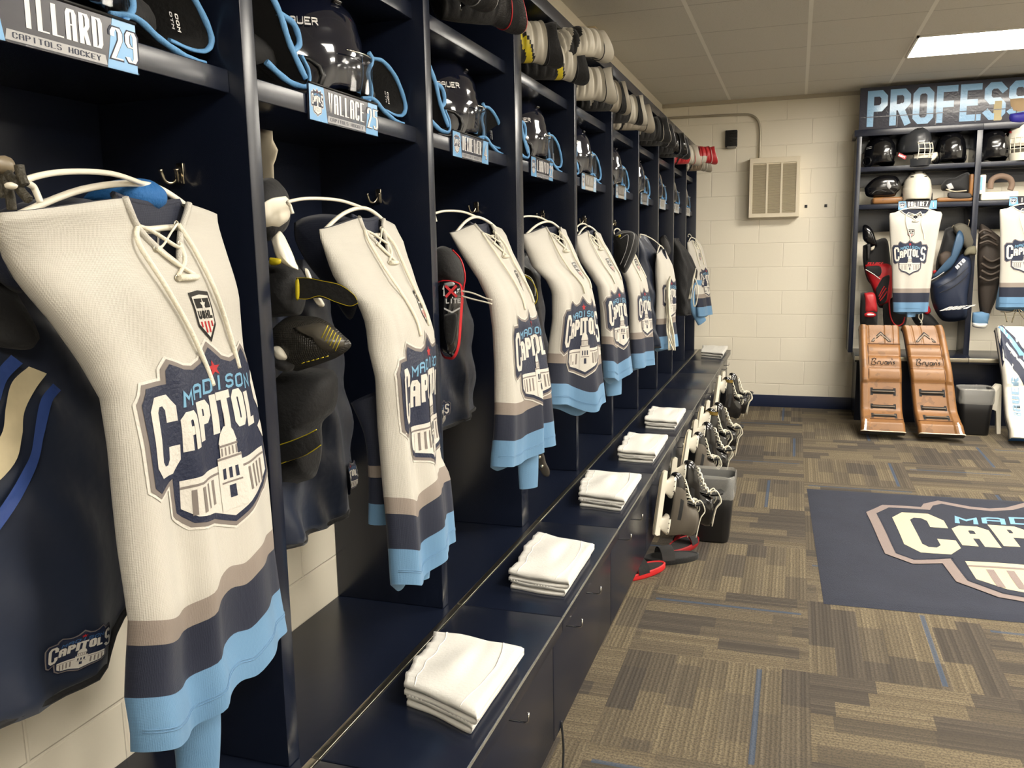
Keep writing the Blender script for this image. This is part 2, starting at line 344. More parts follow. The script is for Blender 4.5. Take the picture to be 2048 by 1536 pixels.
# ================================================================== the room
YW, ZC, XL, XR, YN = 7.7036, 2.628, -1.15, 5.2, -2.6
CMUX, CMUY = cmu('painted_block_far', 'x', -.3172-4.064), cmu('painted_block_side', 'y', -4.064+.13)
CARP, CEIL = carpet(), ceiling_mat()
struct(MB().box((XL-.1, YN-.1, -.1), (XR+.1, YW+.1, 0), CARP), 'floor')
struct(MB().box((XL-.1, YN-.1, ZC), (XR+.1, YW+.1, ZC+.1), CEIL), 'ceiling')
struct(MB().box((XL-.1, YN-.1, 0), (XL, YW+.1, ZC), CMUY), 'wall_left')
WP = mat('white_wall_paint', (236, 232, 222), .6)
struct(MB().box((XR, YN-.1, 0), (XR+.1, YW+.1, ZC), WP), 'wall_right')
struct(MB().box((XL, YW, 0), (XR, YW+.1, ZC), CMUX), 'wall_back')
struct(MB().box((XL, YN-.1, 0), (XR, YN, ZC), WP), 'wall_front')
struct(MB().box((-.60, YW-.012, 0), (XR, YW, .105), mat('navy_vinyl', (28, 38, 66), .4), bev=.003), 'baseboard_back')
struct(MB().box((XL, 4.86, 2.27), (XL+.05, 4.98, ZC), mat('wall_cream', (205, 190, 158), .6), bev=.004), 'trim_1')
struct(MB().box((XL, YW-.02, ZC-.03), (XR, YW, ZC), mat('wall_angle', (185, 176, 156), .6)), 'trim_2')
# ceiling light fixtures
FX = mat('troffer_white', (225, 222, 214), .5)
EM = bpy.data.materials.new('lit_diffuser'); EM.use_nodes = True; nt = EM.node_tree; nt.nodes.clear()
e = nt.nodes.new('ShaderNodeEmission'); e.inputs[0].default_value = (1, .935, .82, 1); e.inputs[1].default_value = LIGHT; oo = nt.nodes.new('ShaderNodeOutputMaterial'); nt.links.new(e.outputs[0], oo.inputs[0])
for i, (x, y) in enumerate(LIGHTS):
    t = thing('ceiling_light', (x+.61, y+.305, ZC), 'lit rectangular ceiling light panel over the far end of the floor' if i == 0 else 'rectangular ceiling light panel nearer the camera', 'ceiling light', 'ceiling light panels')
    m = MB(); a = .014
    for p, q in (((x, y), (x+1.22, y+a)), ((x, y+.61-a), (x+1.22, y+.61)), ((x, y), (x+a, y+.61)), ((x+1.22-a, y), (x+1.22, y+.61))): m.box((p[0], p[1], ZC-.012), (q[0], q[1], ZC+.001), FX)
    m.build('frame', t); MB().box((x+a, y+a, ZC-.008), (x+1.22-a, y+.61-a, ZC-.002), EM).build('diffuser', t)
# ================================================================== the locker bank on the left
X0, XB, PW, Y1, TH = -.841, -1.148, .7127, 1.2389, .036
def dy(k): return Y1+k*PW         # far face of divider k (k=-1 is the nearest)
SEAT, ZS, ZU, ZT = .497, 1.705, 1.985, 2.256
BAY = ['nearest locker with the 29 nameplate', 'locker with the 25 nameplate', 'locker with the 4 nameplate', 'locker with the 22 nameplate', 'fifth locker from the near end', 'sixth locker from the near end',
       'seventh locker from the near end', 'eighth locker from the near end', 'second to last locker before the back wall', 'last locker next to the back wall']
for k in range(10):
    a, b = dy(k-1), dy(k)-TH
    t = thing('locker', (XB, (a+b)/2, SEAT), 'navy painted wooden open locker bay, the '+BAY[k], 'locker', 'navy open lockers along the left wall')
    dbl = TH if k == 2 else 0
    MB().box((XB, dy(k)-TH-dbl, SEAT), (X0, dy(k)-.0006, ZT-.05), NAVY, bev=.0015).build('side_panel', t)
    if k == 0: MB().box((XB, a-TH, SEAT), (X0, a, ZT-.05), NAVY, bev=.0015).build('side_panel', t)
    MB().box((XB, a, .83), (XB+.012, b-dbl, ZT-.05), NAVY).build('back_panel', t)
    MB().box((XB+.012, a, ZS-.036), (X0-.029, b-dbl, ZS), NAVY, bev=.0015).build('shelf', t)
    MB().box((XB+.012, a, ZU-.036), (X0-.029, b-dbl, ZU), NAVY, bev=.0015).build('shelf', t)
    MB().box((XB, a-(TH if k == 0 else 0), ZT-.05), (X0, dy(k)-.0006, ZT), NAVY, bev=.0015).build('header', t)
    for sd, y in ((-1, b-dbl), (1, a)):      # a two-prong hook screwed to each inner side
        m = MB(); x, z = -.976, 1.555
        m.box((x-.007, min(y, y+sd*.003), z-.024), (x+.007, max(y, y+sd*.003), z+.010), NICKEL, bev=.001)
        for sg in (-1, 1): m.tube(spline([(x, y+sd*.002, z-.006), (x+sg*.007, y+sd*.012, z-.022), (x+sg*.013, y+sd*.024, z-.020), (x+sg*.016, y+sd*.030, z-.002)], 5), [.0032]*15+[.0048], NICKEL)
        m.build('coat_hook', t)
# bench
t = thing('locker_bench', (-.7, 4, 0), 'long navy bench with metal strip running in front of the left lockers', 'bench')
ys = [Y1-3*PW]+[dy(k) for k in range(-2, 9)]+[YW-.003]
MB().box((XL+.002, ys[0], 0), (-.80, YW-.003, SEAT-.041), NAVY).build('base', t)
MB().box((XL+.002, ys[0], SEAT-.04), (-.819, YW-.003, SEAT-.001), NAVY).build('back_deck', t)
for i in range(len(ys)-1):
    a, b = ys[i]+.0012, ys[i+1]-.0012
    m = MB().box((-.80, a, SEAT-.04), (-.531, b, SEAT), NAVY, bev=.0025); m.box((-.5315, a, SEAT-.004), (-.5285, b, SEAT-.0005), NAVYW); m.build('seat_board', t)
    MB().box((-.818, a, SEAT-.02), (-.801, b, SEAT+.0015), METAL, bev=.001).build('hinge_strip', t)
    MB().box((-.58, a+.001, .15), (-.557, b-.001, SEAT-.042), NAVY, bev=.002).build('front_panel', t)
    for y in ([a+.13, a+.36] if i else [a+.3]):
        if y < 7.6:
            m = MB().tube([(-.558, y, .412), (-.52, y, .412), (-.515, y, .415), (-.513, y, .42), (-.513, y, .436)], .0022, STEEL, n=6); m.lathe([(0, 0), (.006, 0), (.006, .003), (0, .003)], STEEL, n=10, c=(0, 0, 0)) if 0 else None; m.build('screw_hook', t)
MB().box((-.80, ys[0], 0), (-.785, YW-.003, .15), NAVY).build('toe_board', t)
# sign board high on the left wall, mostly hidden by the header
m = MB().box((XL+.002, 2.4, 2.28), (XL+.02, 4.75, 2.545), SGN, bev=.002); m.build('wall_sign', label='dark navy sign board mounted above the left lockers under the ceiling', cat='sign')
# ================================================================== the lockers on the back wall
FY, F0 = 7.39, .42
fx = [.42, 1.262, 2.04, 2.82]
SHV = [(2.0, .036), (1.71, .036)]
for k in range(3):
    a, b = fx[k]+(.036 if k == 0 else 0), fx[k+1]
    lab = ['navy open locker on the back wall holding the tan goalie gear', 'navy open locker on the back wall right of the tan gear locker', 'navy open locker at the right end of the back wall'][k]
    t = thing('locker', ((a+b)/2, FY+.15, .53), lab, 'locker', 'navy lockers on the back wall')
    MB().box((b, FY, .531), (b+.04, YW-.002, 2.235), NAVY, bev=.0015).build('side_panel', t)
    if k == 0: MB().box((fx[0], FY, .531), (a, YW-.002, 2.235), NAVY, bev=.0015).build('side_panel', t)
    a2 = a if k == 0 else a+.04
    for z, th in SHV: MB().box((a2, FY+.01, z-th), (b, YW-.002, z), NAVY, bev=.0015).build('shelf', t)
    MB().box((a2, FY, 2.235), (b+.04, YW-.002, 2.285), NAVY, bev=.002).build('top_board', t) if k else MB().box((fx[0]-.02, FY, 2.235), (b+.04, YW-.002, 2.285), NAVY, bev=.002).build('top_board', t)
    MB().box((a2, YW-.022, 2.13), (b, YW-.002, 2.235), NAVY).build('rail', t); MB().box((a2, YW-.022, 1.86), (b, YW-.002, 1.96), NAVY).build('rail', t); MB().box((a2, YW-.022, 1.5), (b, YW-.002, 1.67), NAVY).build('rail', t)
t = thing('locker_bench', (1.6, 7.4, 0), 'navy bench with metal front strip along the back wall', 'bench')
bx = [.46, 1.262, 2.04, 2.86]
for i in range(3):
    m = MB().box((bx[i]+.001, 7.16, .485), (bx[i+1]-.001, YW-.003, .53), NAVY, bev=.002); m.build('seat_board', t)
    MB().box((bx[i]+.001, 7.150, .50), (bx[i+1]-.001, 7.1595, .5305), METAL, bev=.001).build('metal_edge', t)
    MB().box((bx[i]+.02, 7.25, 0), (bx[i+1]+.02, YW-.003, .484), NAVY).build('front_panel', t)
# PROFESSIONAL sign
t = thing('wall_sign', (1.4, FY+.02, 2.29), 'dark sign reading PROFESSIONAL in blue letters above the back lockers', 'sign')
MB().box((.43, FY+.012, 2.286), (2.9, FY+.03, 2.60), SGN, bev=.002).build('board', t)
m = MB(); decal(m, [(text('PROFESSIONAL', .485, 2.305, 1.93, .27, .047, .12), SGB, 1)], lambda x, y, h: (x, FY+.0118-h, y), None); m.build('lettering', t)
m = MB(); decal(m, [(rect(.44, 2.375, 2.88, 2.381), SGN, 4), ([q for k in range(9) for q in rect(.70+k*.27, 2.295, .707+k*.27, 2.375)], SGN, 4)], lambda x, y, h: (x, FY+.0118-h, y), None); m.build('brick_lines', t)
# vent, conduit, thermostat, wall marks
t = thing('wall_vent', (-.2, YW, 1.63), 'beige louvered wall heater cover on the back block wall', 'vent')
m = MB(); V0, V1, Z0, Z1, YV = -.402, .006, 1.637, 2.131, YW-.10
m.box((V0, YV+.004, Z0), (V1, YW-.001, Z1), BEIGE, bev=.004); m.build('housing', t)
m = MB(); ww = (V1-V0-.05)/3
xs = [V0+.028+k*(ww+.0)-.003 for k in range(4)]
m.box((V0+.004, YV-.004, Z0+.004), (V0+.03, YV+.004, Z1-.004), BEIGE); m.box((V1-.03, YV-.004, Z0+.004), (V1-.004, YV+.004, Z1-.004), BEIGE)
m.box((V0+.03, YV-.004, Z0+.004), (V1-.03, YV+.004, Z0+.035), BEIGE); m.box((V0+.03, YV-.004, Z1-.045), (V1-.03, YV+.004, Z1-.004), BEIGE)
for k in (1, 2): xx = V0+.03+(V1-V0-.06)*k/3; m.box((xx-.008, YV-.004, Z0+.035), (xx+.008, YV+.004, Z1-.045), BEIGE)
m.build('front_frame', t)
m = MB()
for k in range(44):
    z = Z0+.038+k*(Z1-Z0-.09)/44; m.add([(V0+.03, YV-.003, z), (V1-.03, YV-.003, z), (V1-.03, YV+.003, z+.0065), (V0+.03, YV+.003, z+.0065)], [[0, 1, 2, 3]], mat('louver', (176, 164, 140), .5), False)
m.build('louvers', t)
MB().tube(spline([(-1.14, YW-.02, 2.512), (-.8, YW-.02, 2.508), (-.5, YW-.02, 2.503), (-.40, YW-.02, 2.49), (-.345, YW-.02, 2.44), (-.327, YW-.02, 2.36), (-.325, YW-.02, 2.25), (-.325, YW-.02, 2.125)], 6), .0095, mat('conduit_paint', (176, 168, 150), .35, .4)).build('conduit', label='thin metal conduit pipe bending down the back wall to the vent', cat='pipe')
t = thing('thermostat', (-.56, YW, 2.235), 'small black ribbed thermostat box on the back wall under the pipe', 'thermostat')
MB().box((-.61, YW-.04, 2.24), (-.512, YW-.001, 2.378), BLKP, bev=.006).build('case', t)
m = MB(); [m.box((-.575, YW-.0425, 2.25+k*.011), (-.509, YW-.038, 2.256+k*.011), BLKG) for k in range(11)]; m.build('ribs', t)
MB().box((-.595, YW-.045, 2.226), (-.52, YW-.01, 2.245), mat('grey_plastic', (130, 126, 118), .5), bev=.003).build('dial', t)
for x in (.06, .217): MB().box((x-.011, YW-.004, 1.712), (x+.011, YW-.0005, 1.736), BLKP, bev=.001).build('wall_anchor', label='small black square plug on the back wall, %s of the two' % ('left' if x < .1 else 'right'), cat='wall plug', group='wall plugs')
# ================================================================== rug and bins
t = thing('logo_rug', (1.3, 4.25, 0), 'navy team logo rug with cream lettering on the carpet', 'rug', rz=0)
ra = radians(-1.6); RM = Matrix.Translation((.145, 3.41, 0)) @ Matrix.Rotation(-ra, 4, 'Z')
m = MB().grid(lambda i, j: RM @ Vector((2.45*i/48, 1.68*j/34, .009+.0035*sin(i*.55+j*.2)*sin(j*.4) if 0 < i < 48 and 0 < j < 34 else .001)), 49, 35, RUGN); m.build('pile', t)
m = MB(); layers = crest_layers(RUGN, RUGC, RUGG, RUGB, mat('rug_red', (150, 40, 50), .95))
layers = [l for l in layers]; layers[0] = (layers[0][0], RUGG, 0); layers[1] = (poly(grow(SH, .004)), RUGN, 1)
decal(m, layers, lambda x, y, h: RM @ Vector((.35+1.55*x, .06+1.5*y, .0115+h+.0035*sin((.35+1.55*x)/2.45*48*.55+(.06+1.5*y)/1.68*34*.2)*sin((.06+1.5*y)/1.68*34*.4))), (.05, .05), .0009); m.build('team_emblem', t)
def bin_(x, y, wx, wy, h, lab, rz=0):
    t = thing('waste_bin', (x, y, 0), lab, 'trash can', rz=rz)
    def ring(z, s, r=.035, n=6):
        o = []
        for cx, cy, a0 in ((1, 1, 0), (-1, 1, 90), (-1, -1, 180), (1, -1, 270)):
            for k in range(n+1): a = radians(a0+90*k/n); o.append((cx*(wx/2*s-r)+r*cos(a), cy*(wy/2*s-r)+r*sin(a), z))
        return o
    N = 28; prof = [(0.002, .80), (0.01, .82), (h*.5, .91), (h, 1.0), (h, .985), (h*.5, .895), (.02, .80)]
    rings = [ring(z, s) for z, s in prof]; m = MB()
    m.grid(lambda i, j: rings[j][i], N, len(prof), BLKP, cu=True); m.add(rings[0], [list(range(N))], BLKP, False); m.add(rings[-1], [list(range(N))], BLKP, False); m.build('body', t, local=True)
    rnd = random.Random(int(x*100)); m = MB(); J = 14
    pr = [(h*.55, .86), (h*.8, .93), (h*.97, .965), (h+.012, .985), (h+.016, 1.01), (h, 1.03), (h-.02, 1.035), (h-.05, 1.02), (h-.085, 1.03), (h-.10, 1.0)]
    rg = [ring(z, s) for z, s in pr]
    def lp(i, j):
        p = Vector(rg[j][i]); q = rnd.uniform(-1, 1)*.004; p.x += q; p.y += rnd.uniform(-1, 1)*.004; p.z += rnd.uniform(-1, 1)*(.006 if j > 2 else .003); return p
    m.grid(lp, N, len(pr), LINER, cu=True); m.build('liner_bag', t, local=True, subd=1)
bin_(-.375, 4.09, .255, .19, .32, 'black waste bin with clear liner standing beside the hanging skates')
bin_(1.28, 6.93, .23, .2, .335, 'small black waste bin with clear liner between the goalie leg pads')
# ================================================================== hanging clothes
def smooth(t): t = max(0, min(1, t)); return t*t*(3-2*t)
class Cloth:
    """a hollow garment: left and right edges are given as 3D polylines (top to bottom), the body is a flattened tube between them.
    u runs 0..1 across the front (1..2 is the back, walking the other way), z is height."""
    def __init__(s, L, R, D=.05, folds=(), top=None, amp=1.0, bul=.0):
        f = lambda P: sorted([(p.z, p.x, p.y) for p in P]); s.L, s.R = f(L), f(R); s.D, s.folds, s.amp, s.bul = D, folds, amp, bul
        s.ztop = max(s.L[-1][0], s.R[-1][0])
        a, b = Vector(s.L[len(s.L)//2][1:]), Vector(s.R[len(s.R)//2][1:]); d = (b-a).normalized(); s.n = Vector((d.y, -d.x, 0)); s.d = Vector((d.x, d.y, 0))
    def ed(s, P, z):
        if z >= P[-1][0]: return Vector((P[-1][1], P[-1][2], z))
        if z <= P[0][0]:
            k = min(3, len(P)-1); g = (z-P[0][0])/(P[k][0]-P[0][0]); g = max(g, -.6); return Vector((P[0][1]+(P[k][1]-P[0][1])*g, P[0][2]+(P[k][2]-P[0][2])*g, z))
        for i in range(len(P)-1):
            if P[i][0] <= z <= P[i+1][0]:
                t = (z-P[i][0])/max(1e-6, P[i+1][0]-P[i][0]); return Vector((P[i][1]+(P[i+1][1]-P[i][1])*t, P[i][2]+(P[i+1][2]-P[i][2])*t, z))
    def fold(s, u, z):
        g = max(0, min(1.2, (s.ztop-z)/.55)); v = 0
        for c, w, a, lean in s.folds:
            x = (u-c-lean*(s.ztop-z))/w; v += a*math.exp(-x*x)
        k = s.L[0][2]*7.3; hd = s.ztop-z
        v += .0045*sin(9*u+6*hd+k)*sin(7*hd-5*u+k)+.0028*sin(21*u-13*hd+2*k)*math.exp(-((hd-.28)/.16)**2)+.006*math.exp(-((u-.18-.5*hd)/.05)**2-((hd-.2)/.12)**2)-.007*math.exp(-((u-.85+.6*hd)/.06)**2-((hd-.22)/.13)**2)
        return v*g*s.amp
    def P(s, u, z, h=0):
        back = False
        if u > 1: u = 2-u; back = True
        if u < 0: u = -u; back = not back
        l, r = s.ed(s.L, z), s.ed(s.R, z); c = l.lerp(r, u); e = sqrt(max(0, 1-(2*u-1)**4)); top = smooth((s.ztop-z)/.10)*.75+.25
        dd = s.D*e*top+s.bul*e*smooth((s.ztop-z)/.25)
        if back: o = -dd*.9-h+s.fold(u, z)*.2
        else: o = dd+h+s.fold(u, z)*min(1, e*1.2)
        return c+s.n*(o-s.D*.5)
def us(n): return [.5-.5*cos(pi*i/(n-1))*(1-.0) for i in range(n)]
def blend_u(n): return [0.55*x+.45*(i/(n-1)) for i, x in enumerate(us(n))]
def lace_tube(mb, pts, r=.0028): mb.tube(spline(pts, 5), r, LACE, n=6, flat=.6)
def jersey(spec, label, full=True, rz=None):
    L = [p if isinstance(p, Vector) else at(*p) for p in spec['L']]; R = [p if isinstance(p, Vector) else at(*p) for p in spec['R']]
    C = Cloth(L, R, spec.get('D', .035), spec.get('folds', ()), bul=spec.get('bul', 0), amp=spec.get('amp', .78)); NU = spec.get('nu', 40); uc = spec.get('neck', .6); nw = spec.get('nw', .17)
    H0 = spec['hem']; hem = lambda u: H0(u) if callable(H0) else H0
    zt = spec.get('top', C.ztop); vd = spec.get('vd', .07)
    def top(u):
        a = abs(u-uc)/nw; base = zt-.03+.03*smooth(1-abs(u-uc)/.75)
        return base if a > 1 else base-vd*(1-a)**.8
    def btop(u):
        a = abs(u-uc)/nw; base = zt-.03+.03*smooth(1-abs(u-uc)/.75); return base if a > 1 else base+.006-.012*(1-a*a)
    uu = sorted(set([round(x, 4) for x in blend_u(NU)]+[round(uc, 4), round(uc-nw, 4), round(uc+nw, 4)])); N = len(uu)
    B = [(0, JB), (.075, JB), (.076, JN), (.148, JN), (.149, JG), (.182, JG)]
    rows = [0, .012, .025, .04, .058, .075, .093, .11, .13, .148, .165, .182]; T = spec.get('nv', 30)
    t = thing('jersey', ((L[0]+R[0])/2).to_tuple()[:2]+(hem(.5),), label, 'jersey', 'white team jerseys hanging in the lockers')
    def zrow(u, j, tp):
        h = hem(u)
        if j < len(rows): return h+rows[j]
        q = (j-len(rows)+1)/T; return h+.182+(tp(u)-h-.182)*q
    def mt(i, j): return JB if j < 5 else JN if j < 9 else JG if j < 11 else JW
    NV = len(rows)+T; m = MB()
    m.grid(lambda i, j: C.P(uu[i], zrow(uu[i], j, top)), N, NV, mt)
    bt = spec.get('back_drop', -.02)
    def bk(i, j):
        u = uu[i]; z = zrow(u, j, btop)+(bt*(1-j/(NV-1)))*min(1, 6*u*(1-u))
        u2 = 2-u if 0 < u < 1 else u
        return C.P(u2, z)
    m.grid(bk, N, NV, lambda i, j: (JN if j > NV-5 and abs(uu[i]-uc) < nw+.12 else mt(i, j)))
    # shoulders joined, open neck
    n0 = (NV-1)*N; n1 = N*NV+n0
    for i in range(N-1):
        if abs(uu[i]-uc) > nw-.001 and abs(uu[i+1]-uc) > nw-.001: m.f.append([n0+i, n0+i+1, n1+i+1, n1+i]); m.mi.append(m.mid(JN)); m.sm.append(True)
    m.build('body', t)
    # stitched lines on the hem
    m = MB()
    for d in (.027, .031): m.tube([C.P(u, hem(u)+d, .0006) for u in uu[1:-1]], .0007, JB, n=4)
    m.build('hem_stitching', t)
    # collar
    fr = [u for u in uu if abs(u-uc) <= nw+.001]
    m = MB(); m.tube([C.P(u, top(u)+.001, .001) for u in fr], .0045, JW if full else JN, n=6)
    bkp = [C.P(2-u, btop(u)+(bt*0)-.001) for u in fr]; m.tube(bkp, .0045, JN, n=6)
    m.grid(lambda i, j: C.P(2-fr[i], btop(fr[i])-j*.014, -.003-.0008*j), len(fr), 7, JN); m.build('collar', t)
    if full:
        m = MB(); z = btop(uc)-.033; decal(m, [(rect(-.02, .0, .02, .004)+rect(-.02, -.02, -.016, .004)+rect(-.012, -.006, .018, -.003)+rect(-.012, -.02, -.008, -.003)+rect(.012, -.02, .016, -.006)+rect(0, -.02, .004, -.014), JW, 2)], lambda x, y, h: C.P(2-(uc+x/spec.get('w', .4)), z+y, -.005-h), (.005, .005)); m.build('maker_mark', t)
        # laces
        m = MB(); w = spec.get('w', .4); zb = top(uc); pt = lambda du, dz, h=.003: C.P(uc+du/w, zb+dz, h)
        ey = [(.032, .062), (.026, .030), (.019, -.012)]
        lace_tube(m, [pt(-.045, .052), pt(-.02, .045, .004), pt(.012, .026, .006), pt(.026, .03)]); lace_tube(m, [pt(.034, .056), pt(.015, .046, .006), pt(-.012, .028, .004), pt(-.026, .024)])
        lace_tube(m, [pt(-.026, .024), pt(-.01, .006, .005), pt(.019, -.012)]); lace_tube(m, [pt(.026, .03), pt(.01, .008, .007), pt(-.019, -.012)]); m.tube([pt(-.019, -.014, .004), pt(0, -.014, .006), pt(.019, -.014, .004)], .0045, LACE, n=8)
        lace_tube(m, [pt(-.047, .052), pt(-.062, .03, .008), pt(-.062, -.02, .008), pt(-.045, -.08, .006), pt(-.028, -.13, .004), pt(-.022, -.165, .003)], .0034)
        lace_tube(m, [pt(.036, .056), pt(.045, .02, .007), pt(.04, -.03, .007), pt(.055, -.08, .005), pt(.068, -.12, .004), pt(.072, -.15, .003)], .0034)
        m.build('neck_laces', t)
        m = MB()
        for x, y in ((-.045, .052), (-.026, .024), (-.019, -.014), (.034, .056), (.026, .03), (.019, -.014)):
            c = pt(x, y, .0015); a = C.d; m.tube([c+a*.0042*cos(q*pi/5)+Vector((0, 0, .0042*sin(q*pi/5))) for q in range(10)], .0012, METAL, n=5, closed=True)
        m.build('eyelets', t)
        # league patch
        m = MB(); u0, z0, pw, ph = spec.get('patch', (uc+.02/w, zb-.085, .03, .05)); PS = [(0, .34), (0, 1), (.5, 1.04), (1, 1), (1, .34), (.5, 0)]
        lay = [(poly(grow(PS, .10)), BLKP, 0), (poly(PS), CW, 1), (rect(.06, .72, .94, .95), BLKP, 2), (poly(star(.5, .80, .17)), CW, 3), (text('USHL', .06, .46, .88, .2, .07, .15), BLKP, 2), ([q for k in range(4) for q in rect(.1+k*.22, .12 if 0 < k < 3 else .26, .2+k*.22, .40)], CRD, 2)]
        decal(m, lay, lambda x, y, h: C.P(u0+(x-.5)*pw/w, z0+(y-.5)*ph, h+.0005), (.34, .34), .0004); m.build('league_patch', t)
    # crest
    c0, c1, cz0, cz1 = spec['crest']; m = MB(); st = spec.get('cs', (.045, .045))
    decal(m, crest_layers(CN, CW, CG, CB, CRD), lambda x, y, h: C.P(c0+(c1-c0)*x, cz0+(cz1-cz0)*y, h+.0008), st, .0005); m.build('team_crest', t)
    # sleeves hang behind
    for sl in spec.get('sleeves', ()):
        pts = [p if isinstance(p, Vector) else at(*p) for p in sl['p']]; r = sl['r']; P = spline(pts, 8); n = len(P); m = MB(); Lg = sl.get('tail', .35)
        def mm(i, j, n=n):
            q = 1-j/(n-2); return JB if q < .13 else JN if q < .26 else JG if q < .31 else (JN if q > .62 else JW)
        base = len(m.v); k = 16; tmp = MB().tube(P, [r*(1-.25*i/n) for i in range(n)], JW, n=k, cap=False, flat=.45)
        m.grid(lambda i, j: tmp.v[j*k+i], k, n, (lambda i, j: (JB if not sl.get('band') else (JB if j > n-6 else JN if j > n-10 else JG if j > n-12 else JN))), cu=True)
        m.build('sleeve', t)
    # hanger
    hp = spec.get('hanger')
    hg = thing('clothes_hanger', C.P(uc, zt).to_tuple(), 'white wire-style plastic hanger inside the jersey, '+label.split(', ')[-1], 'hanger', 'white hangers inside the jerseys')
    a, b = C.P(.04, zt-.035)-C.n*C.D*.3, C.P(.96, zt-.035)-C.n*C.D*.3; c = C.P(uc, zt+.018)-C.n*C.D*.6; mid = (a+b)/2
    m = MB(); m.tube(spline([a, a.lerp(c, .5)+Vector((0, 0, .012)), c, b.lerp(c, .5)+Vector((0, 0, .010)), b], 6), .0042, WHP, n=8); m.tube(spline([a, C.P(uc-.1, zt-.04)-C.n*.01, C.P(uc+.1, zt-.036)-C.n*.01, b], 6), .0042, WHP, n=8)
    m.build('frame', hg)
    hk = spec.get('hookto')
    m = MB(); q = Vector(hk) if hk else c+Vector((-.1, .03, .06)); e = (q-c); m.tube(spline([c, c+e*.35+Vector((0, 0, .012)), c+e*.75+Vector((0, 0, .012)), q+Vector((0, 0, .004)), q+Vector((-.006, .012, -.002)), q+Vector((-.004, .016, -.016))], 6), .0032, WHP, n=7); m.build('hook', hg)
    return t, C
def hk(k): return [at(55, 368, .62), at(578, 408, 1.31), at(870, 430, 2.03), at(1041, 438, 2.74), at(1155, 455, 3.46), at(1229, 462, 4.15), at(1281, 470, 4.88), 0, 0, at(1377, 470, 7.0)][k]
J = []
J.append(jersey(dict(L=[(30, 412, .66), (12, 455, .66), (28, 510, .68), (60, 562, .70), (130, 645, .74), (190, 732, .78), (228, 800, .80), (242, 900, .80), (250, 1000, .80), (260, 1100, .80), (272, 1180, .80), (282, 1250, .80), (276, 1330, .80), (272, 1400, .80), (283, 1470, .80)],
    R=[(455, 446, 1.07), (468, 500, 1.07), (488, 590, 1.09), (493, 660, 1.10), (497, 700, 1.10), (520, 800, 1.12), (528, 850, 1.12), (545, 960, 1.13), (557, 1095, 1.14), (570, 1180, 1.15), (587, 1268, 1.15)],
    hem=lambda u: .79-.03*math.exp(-((u-.25)/.22)**2)-.010*math.exp(-((u-.62)/.06)**2)+.004*u, D=.032, neck=.62, nw=.17, vd=.088, top=1.487, w=.40, nu=56, nv=44, crest=(.10, 1.10, 1.025, 1.288), patch=(.64, 1.330, .036, .058), cs=(.03, .03), hookto=hk(0),
    folds=[(.05, .10, .022, .0), (.22, .07, -.016, .10), (.34, .06, .014, .06), (.52, .12, -.008, 0), (.70, .10, .014, 0), (.90, .08, -.012, 0)],
    sleeves=[dict(p=[(380, 1370, 1.0), (392, 1440, 1.0), (396, 1500, 1.0), (396, 1570, 1.0)], r=.040)]),
    'white jersey with large team crest hanging in the nearest locker, in the 29 locker'))
J.append(jersey(dict(L=[(652, 448, 1.42), (652, 470, 1.42), (672, 520, 1.43), (692, 565, 1.44), (738, 610, 1.45), (752, 650, 1.46), (757, 700, 1.46), (772, 760, 1.46), (775, 850, 1.47), (780, 920, 1.47), (786, 1000, 1.47), (793, 1080, 1.47), (797, 1145, 1.47)],
    R=[(802, 452, 1.70), (817, 480, 1.71), (824, 520, 1.72), (838, 570, 1.72), (860, 625, 1.72), (872, 665, 1.72), (873, 720, 1.72), (872, 770, 1.72), (877, 850, 1.73), (888, 915, 1.73), (905, 948, 1.74), (910, 1000, 1.74), (917, 1103, 1.75)],
    hem=lambda u: .752-.03*math.exp(-((u-.3)/.2)**2)+.0*u, D=.03, neck=.62, nw=.17, vd=.08, top=1.485, w=.34, crest=(.12, 1.28, .955, 1.235), patch=(.80, 1.295, .034, .058), hookto=hk(1), cs=(.04, .04),
    folds=[(.12, .10, .020, .0), (.36, .08, -.016, .05), (.58, .09, .014, .0), (.86, .09, -.016, 0)],
    sleeves=[dict(p=[(742, 790, 1.54), (766, 860, 1.55), (772, 950, 1.55), (768, 1045, 1.55)], r=.045, band=1), dict(p=[(835, 1050, 1.66), (836, 1110, 1.66), (836, 1158, 1.66)], r=.036)]),
    'white team jersey angled beside the black and yellow shoulder pads, in the 25 locker'))
J.append(jersey(dict(L=[(901, 440, 2.12), (903, 455, 2.12), (925, 490, 2.13), (945, 520, 2.14), (972, 560, 2.15), (993, 605, 2.16), (1000, 660, 2.16), (1003, 740, 2.16), (1003, 820, 2.16), (1000, 870, 2.16), (994, 915, 2.16)],
    R=[(1008, 450, 2.42), (1020, 470, 2.42), (1028, 505, 2.42), (1050, 550, 2.43), (1066, 595, 2.44), (1076, 640, 2.44), (1083, 680, 2.45), (1092, 730, 2.45), (1099, 770, 2.45), (1106, 830, 2.46), (1111, 875, 2.46)],
    hem=lambda u: .825-.02*math.exp(-((u-.3)/.3)**2), D=.03, neck=.62, nw=.17, vd=.08, top=1.488, w=.33, crest=(.20, 1.08, .965, 1.235), hookto=hk(2), nu=34, nv=26, cs=(.05, .05),
    folds=[(.10, .09, .016, .0), (.40, .09, -.012, .05), (.64, .07, .016, .0), (.72, .05, -.018, .0), (.88, .09, .012, 0)],
    sleeves=[dict(p=[(1052, 860, 2.36), (1056, 920, 2.36), (1057, 975, 2.36)], r=.040)]),
    'white team jersey with a black strap showing below its hem, in the 4 locker'))
